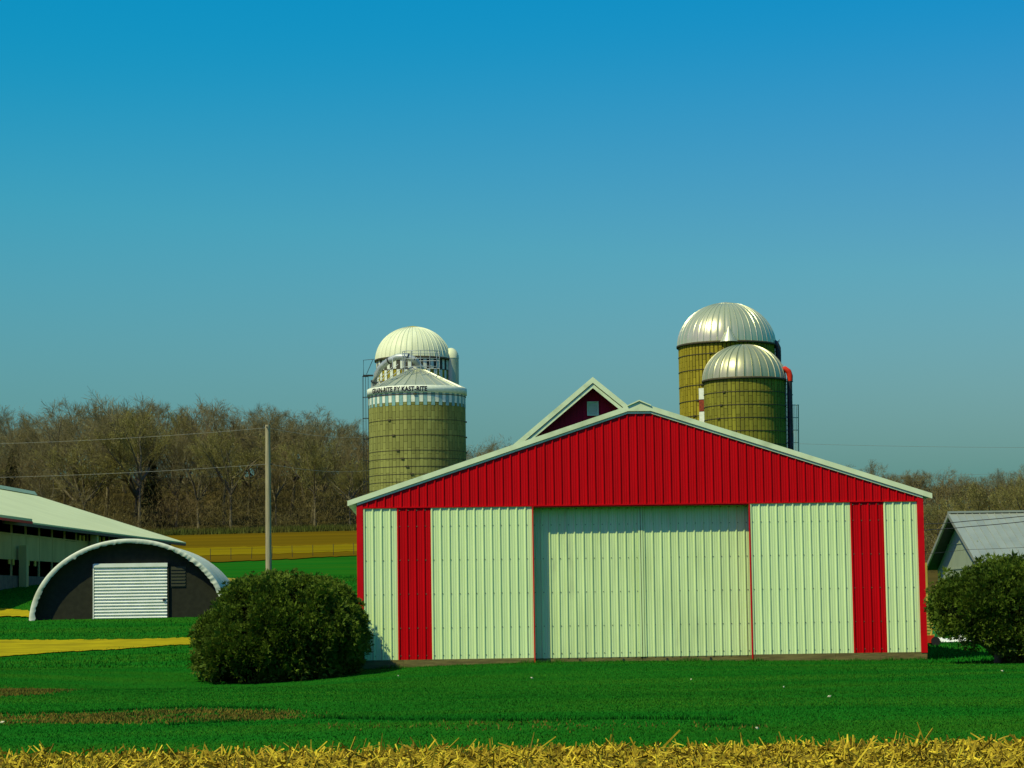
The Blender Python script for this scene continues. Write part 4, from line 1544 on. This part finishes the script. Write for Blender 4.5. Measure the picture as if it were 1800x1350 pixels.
def tree(variant, x, y, scale, label, group, rz):
    t, c = TREES[variant]
    root = thing('bare_tree', label, 'tree', (x, y, g(x, y)), rz, group)
    wx = RNG.uniform(1.0, 1.35)
    root.scale = (scale * wx, scale * wx, scale)
    link('trunk', t, root)
    link('crown', c, root)
    return root


def skyline(px):
    """photo y of the tree tops at column px"""
    return np.interp(px, [-200, 0, 60, 170, 260, 330, 420, 500, 560, 640, 760, 860, 1000, 1300, 1480, 1600, 1700, 1800, 2000],
                     [735, 722, 712, 692, 690, 688, 700, 712, 728, 742, 770, 782, 800, 815, 812, 822, 822, 816, 812])


ROWS = [(265, 6.5), (272, 6.0), (281, 6.0), (292, 6.2), (305, 6.5), (320, 7.0)]
GRP = 'bare trees of the wood behind the fields'
for ri, (D, step) in enumerate(ROWS):
    px = -140 + RNG.uniform(0, 60)
    while px < 930:
        y = D + RNG.uniform(-3, 3)
        p = at(px, 900, y)
        top = at(px, float(skyline(px)) + (RNG.uniform(-10, 20) if RNG.random() < .5 else RNG.uniform(15, 62)), y).z
        gz = g(p.x, y)
        hgt = max(5., top - gz)
        if ri == 0:
            hgt *= RNG.uniform(.62, 1.0)
        v = RNG.choice([0, 1, 2, 3, 5, 7, 0, 1]) if ri > 0 else RNG.choice([2, 4, 6, 3, 7, 1])
        H0 = (14.5, 15.5, 13.5, 14.0, 12.5, 15.0, 11.0, 13.0)[v]
        zone = next(t for lim, t in ((60, 'far left above the barn ridge'), (180, 'behind the barn roof'), (310, 'behind the hoop building'),
                                     (460, 'left of the utility pole'), (560, 'right of the utility pole'), (655, 'left of the silos'),
                                     (5000, 'right of the lettered silo')) if px < lim)
        look = {2: 'budding brown', 4: 'olive budding', 5: 'grey-brown budding', 6: 'short olive budding', 3: 'reddish-brown bare', 7: 'reddish-brown budding'}.get(v, 'bare grey-brown')
        label = '%s tree %s, %s' % (look, ('at the edge of the wood', 'amid the wood', 'amid the wood', 'high in the wood',
                                          'on the skyline of the wood', 'on the skyline of the wood')[ri], zone)
        tree(v, p.x, y, hgt / H0, label, 'trees of the left wood', RNG.random() * TAU)
        px += step * F / D * RNG.uniform(.55, 1.05)
for ri, (D, step) in enumerate([(330, 5.5), (345, 6), (362, 6.5), (380, 7)]):
    px = 1440 + RNG.uniform(0, 40)
    while px < 1960:
        y = D + RNG.uniform(-4, 4)
        p = at(px, 900, y)
        top = at(px, float(skyline(px)) + RNG.uniform(-6, 26), y).z
        hgt = max(5., top - g(p.x, y))
        v = RNG.choice([0, 1, 2, 3, 5, 7])
        H0 = (14.5, 15.5, 13.5, 14.0, 12.5, 15.0, 11.0, 13.0)[v]
        tree(v, p.x, y, hgt / H0, '%s tree %s of the right wood, %s' % ({2: 'budding brown', 5: 'grey-brown budding', 3: 'reddish-brown bare', 7: 'reddish-brown budding'}.get(v, 'bare grey-brown'), ('on the near side', 'in the middle', 'in the middle', 'on the skyline')[ri], 'above the shed eave' if px < 1640 else 'above the grey roof'), 'trees of the right wood', RNG.random() * TAU)
        px += step * F / D * RNG.uniform(.55, 1.0)
for px_, tp_, v, D, lab in ((1795, 832, 4, 190, 'budding olive tree at the right edge above the grey roof'),
                            (1722, 838, 6, 196, 'budding yellow-green tree just left of the right edge, above the grey roof'),
                            (1655, 868, 6, 205, 'small olive budding tree above the peak of the grey building')):
    p = at(px_, 900, D)
    hgt = at(px_, tp_, D).z - g(p.x, D)
    tree(v, p.x, D, hgt / (12.5 if v == 4 else 11.0), lab, 'budding trees above the grey roof', RNG.random() * TAU)


def conifer(px, top, D, width, label):
    p = at(px, 900, D)
    gz = g(p.x, D)
    h = at(px, top, D).z - gz
    rng = np.random.default_rng(int(px))
    root = thing('evergreen_tree', label, 'tree', (p.x, D, gz), 0, 'evergreens in the left wood')
    MB().tube([(0, 0, -.3), (0, 0, h * .9)], [.2, .03], 6).build('trunk', BARK, root)
    n = 9000
    t = rng.random(n) ** .8
    a = rng.random(n) * TAU
    r = width * (1 - t) ** .8 * rng.random(n) ** .4 * (.75 + .25 * np.sin(a * 5 + t * 30))
    c = np.stack([r * np.cos(a), r * np.sin(a), .6 + t * (h - .6) - r * .25], -1)
    u = rng.normal(size=(n, 3))
    u /= np.linalg.norm(u, axis=1, keepdims=True)
    w = np.cross(u, rng.normal(size=(n, 3)))
    w /= np.linalg.norm(w, axis=1, keepdims=True)
    V = np.stack([c - u * .16, c + w * .06, c + u * .16, c - w * .06], 1).reshape(-1, 3)
    fast_mesh('crown', V, np.arange(4 * n).reshape(-1, 4), EVERGREEN, root)


conifer(268, 800, 270, 1.9, 'dark evergreen standing among the bare trees left of the pole')
conifer(20, 790, 268, 2.0, 'dark green evergreen at the far left of the wood')

# brushy undergrowth on the wood's edge and between the trunks: one uncountable mass
n = 150000
y = 260 + 70 * NR.random(n) ** 1.3
px = -150 + 1150 * NR.random(n)
x = (px - 900) / F * y
lump = .55 + .45 * np.sin(x * .55 + 1.3 * np.sin(y * .3)) * np.sin(x * .21 + y * .17)
hm = 1.0 + 4.8 * np.clip(lump, 0, 1)
h = hm * NR.random(n) ** .8
c = np.stack([x + NR.normal(0, .4, n), y, G(x, y) + h], -1)
u = NR.normal(size=(n, 3)) * np.array([.5, .5, 1.])
u /= np.linalg.norm(u, axis=1, keepdims=True)
w = np.cross(u, NR.normal(size=(n, 3)))
w /= np.linalg.norm(w, axis=1, keepdims=True)
ln = NR.uniform(.15, .5, (n, 1))
V = np.stack([c - u * ln, c + w * .018, c + u * ln, c - w * .018], 1).reshape(-1, 3)
o = stuff(fast_mesh('undergrowth', V, np.arange(4 * n).reshape(-1, 4), BRUSH))
tag(o, 'brushy brown and olive undergrowth at the foot of the left wood', 'undergrowth')
n = 40000
y = 200 + 200 * NR.random(n)
px = 1560 + 420 * NR.random(n)
x = (px - 900) / F * y
h = 5.0 * NR.random(n) ** .9
c = np.stack([x, y, G(x, y) + h], -1)
u, w, ln = u[:n], w[:n], ln[:n]
V = np.stack([c - u * ln * 1.4, c + w * .025, c + u * ln * 1.4, c - w * .025], 1).reshape(-1, 3)
o = stuff(fast_mesh('undergrowth', V, np.arange(4 * n).reshape(-1, 4), BRUSH))
tag(o, 'brown undergrowth of the distant wood on the right', 'undergrowth')
n = 26000
y = 258 + 3.5 * NR.random(n)
x = -75 + 90 * NR.random(n)
o = blades('field_margin', x, y, NR.uniform(.3, .9, n), NR.uniform(.05, .12, n), M('margin_weeds', (.10, .10, .018), (.06, .085, .012), rough=.9, scale=.3, island=.4), .6)
tag(o, 'weedy olive margin between the brown field and the wood', 'weeds')

# ------------------------------------------------------------------ corn stubble in the foreground
rng = np.random.default_rng(42)


def sticks(n, y, x, z, d, ln, w0, w1):
    """flattened three-sided stalk pieces"""
    d = d / np.linalg.norm(d, axis=1, keepdims=True)
    a = np.cross(d, rng.normal(size=(n, 3)))
    a /= np.linalg.norm(a, axis=1, keepdims=True)
    b = np.cross(d, a)
    p0 = np.stack([x, y, z], -1)
    p1 = p0 + d * ln[:, None]
    V = []
    for p, w in ((p0, w0), (p1, w1)):
        for k in range(3):
            c, s = math.cos(TAU * k / 3), math.sin(TAU * k / 3) * .55
            V.append(p + (a * c + b * s) * w[:, None])
    V = np.stack(V, 1).reshape(-1, 3)
    o6 = np.arange(n)[:, None] * 6
    Fq = np.concatenate([o6 + np.array([[k, (k + 1) % 3, (k + 1) % 3 + 3, k + 3]]) for k in range(3)])
    return V, Fq


allV, allF, off = [], [], 0
# standing butts in rows
n = 4200
row = rng.integers(0, 8, n)
y = 25.4 - row * .76 + rng.normal(0, .05, n)
x = (rng.random(n) * 2 - 1) * 7.2
d = np.stack([rng.normal(0, .45, n), rng.normal(0, .35, n), np.ones(n)], -1)
V, Q = sticks(n, y, x, G(x, y) - .02, d, rng.uniform(.05, .18, n), rng.uniform(.010, .019, n), rng.uniform(.008, .015, n))
allV.append(V); allF.append(Q + off); off += len(V)
# broken stalks and husk ribbons lying every way
n = 12000
y = 19.8 + 5.8 * rng.random(n)
x = (rng.random(n) * 2 - 1) * 7.2
d = np.stack([rng.normal(0, 1, n), rng.normal(0, .6, n), rng.normal(.12, .28, n)], -1)
V, Q = sticks(n, y, x, G(x, y) + rng.random(n) ** 2 * .09, d, rng.uniform(.06, .26, n), rng.uniform(.005, .016, n), rng.uniform(.003, .012, n))
allV.append(V); allF.append(Q + off); off += len(V)
n = 1700
y = 24.3 + 1.2 * rng.random(n)
x = (rng.random(n) * 2 - 1) * 7.2
d = np.stack([rng.normal(0, .8, n), rng.normal(0, .4, n), np.abs(rng.normal(.5, .4, n))], -1)
V, Q = sticks(n, y, x, G(x, y) + rng.random(n) * .06, d, rng.uniform(.06, .17, n), rng.uniform(.008, .019, n), rng.uniform(.005, .014, n))
allV.append(V); allF.append(Q + off); off += len(V)
# curled leaf and husk ribbons
n = 8000
y = 19.8 + 5.8 * rng.random(n)
x = (rng.random(n) * 2 - 1) * 7.2
d = np.stack([rng.normal(0, 1, n), rng.normal(0, .7, n), rng.normal(.1, .3, n)], -1)
d /= np.linalg.norm(d, axis=1, keepdims=True)
e = d + rng.normal(0, .7, (n, 3))
e /= np.linalg.norm(e, axis=1, keepdims=True)
a = np.cross(d, rng.normal(size=(n, 3)))
a = a / np.linalg.norm(a, axis=1, keepdims=True) * rng.uniform(.004, .014, (n, 1))
L1 = rng.uniform(.03, .10, (n, 1))
p0 = np.stack([x, y, G(x, y) + .01 + rng.random(n) ** 1.5 * .10], -1)
p1 = p0 + d * L1
p2 = p1 + e * L1
V = np.stack([p0 - a, p0 + a, p1 + a, p1 - a, p2 + a * .5, p2 - a * .5], 1).reshape(-1, 3)
o6 = np.arange(n)[:, None] * 6
allV.append(V); allF.append(np.concatenate([o6 + np.array([[0, 1, 2, 3]]), o6 + np.array([[3, 2, 4, 5]])]) + off); off += len(V)
o = stuff(fast_mesh('corn_stubble', np.concatenate(allV), np.concatenate(allF), STALK))
tag(o, 'yellow corn stubble and broken stalks along the bottom of the picture', 'corn stubble')
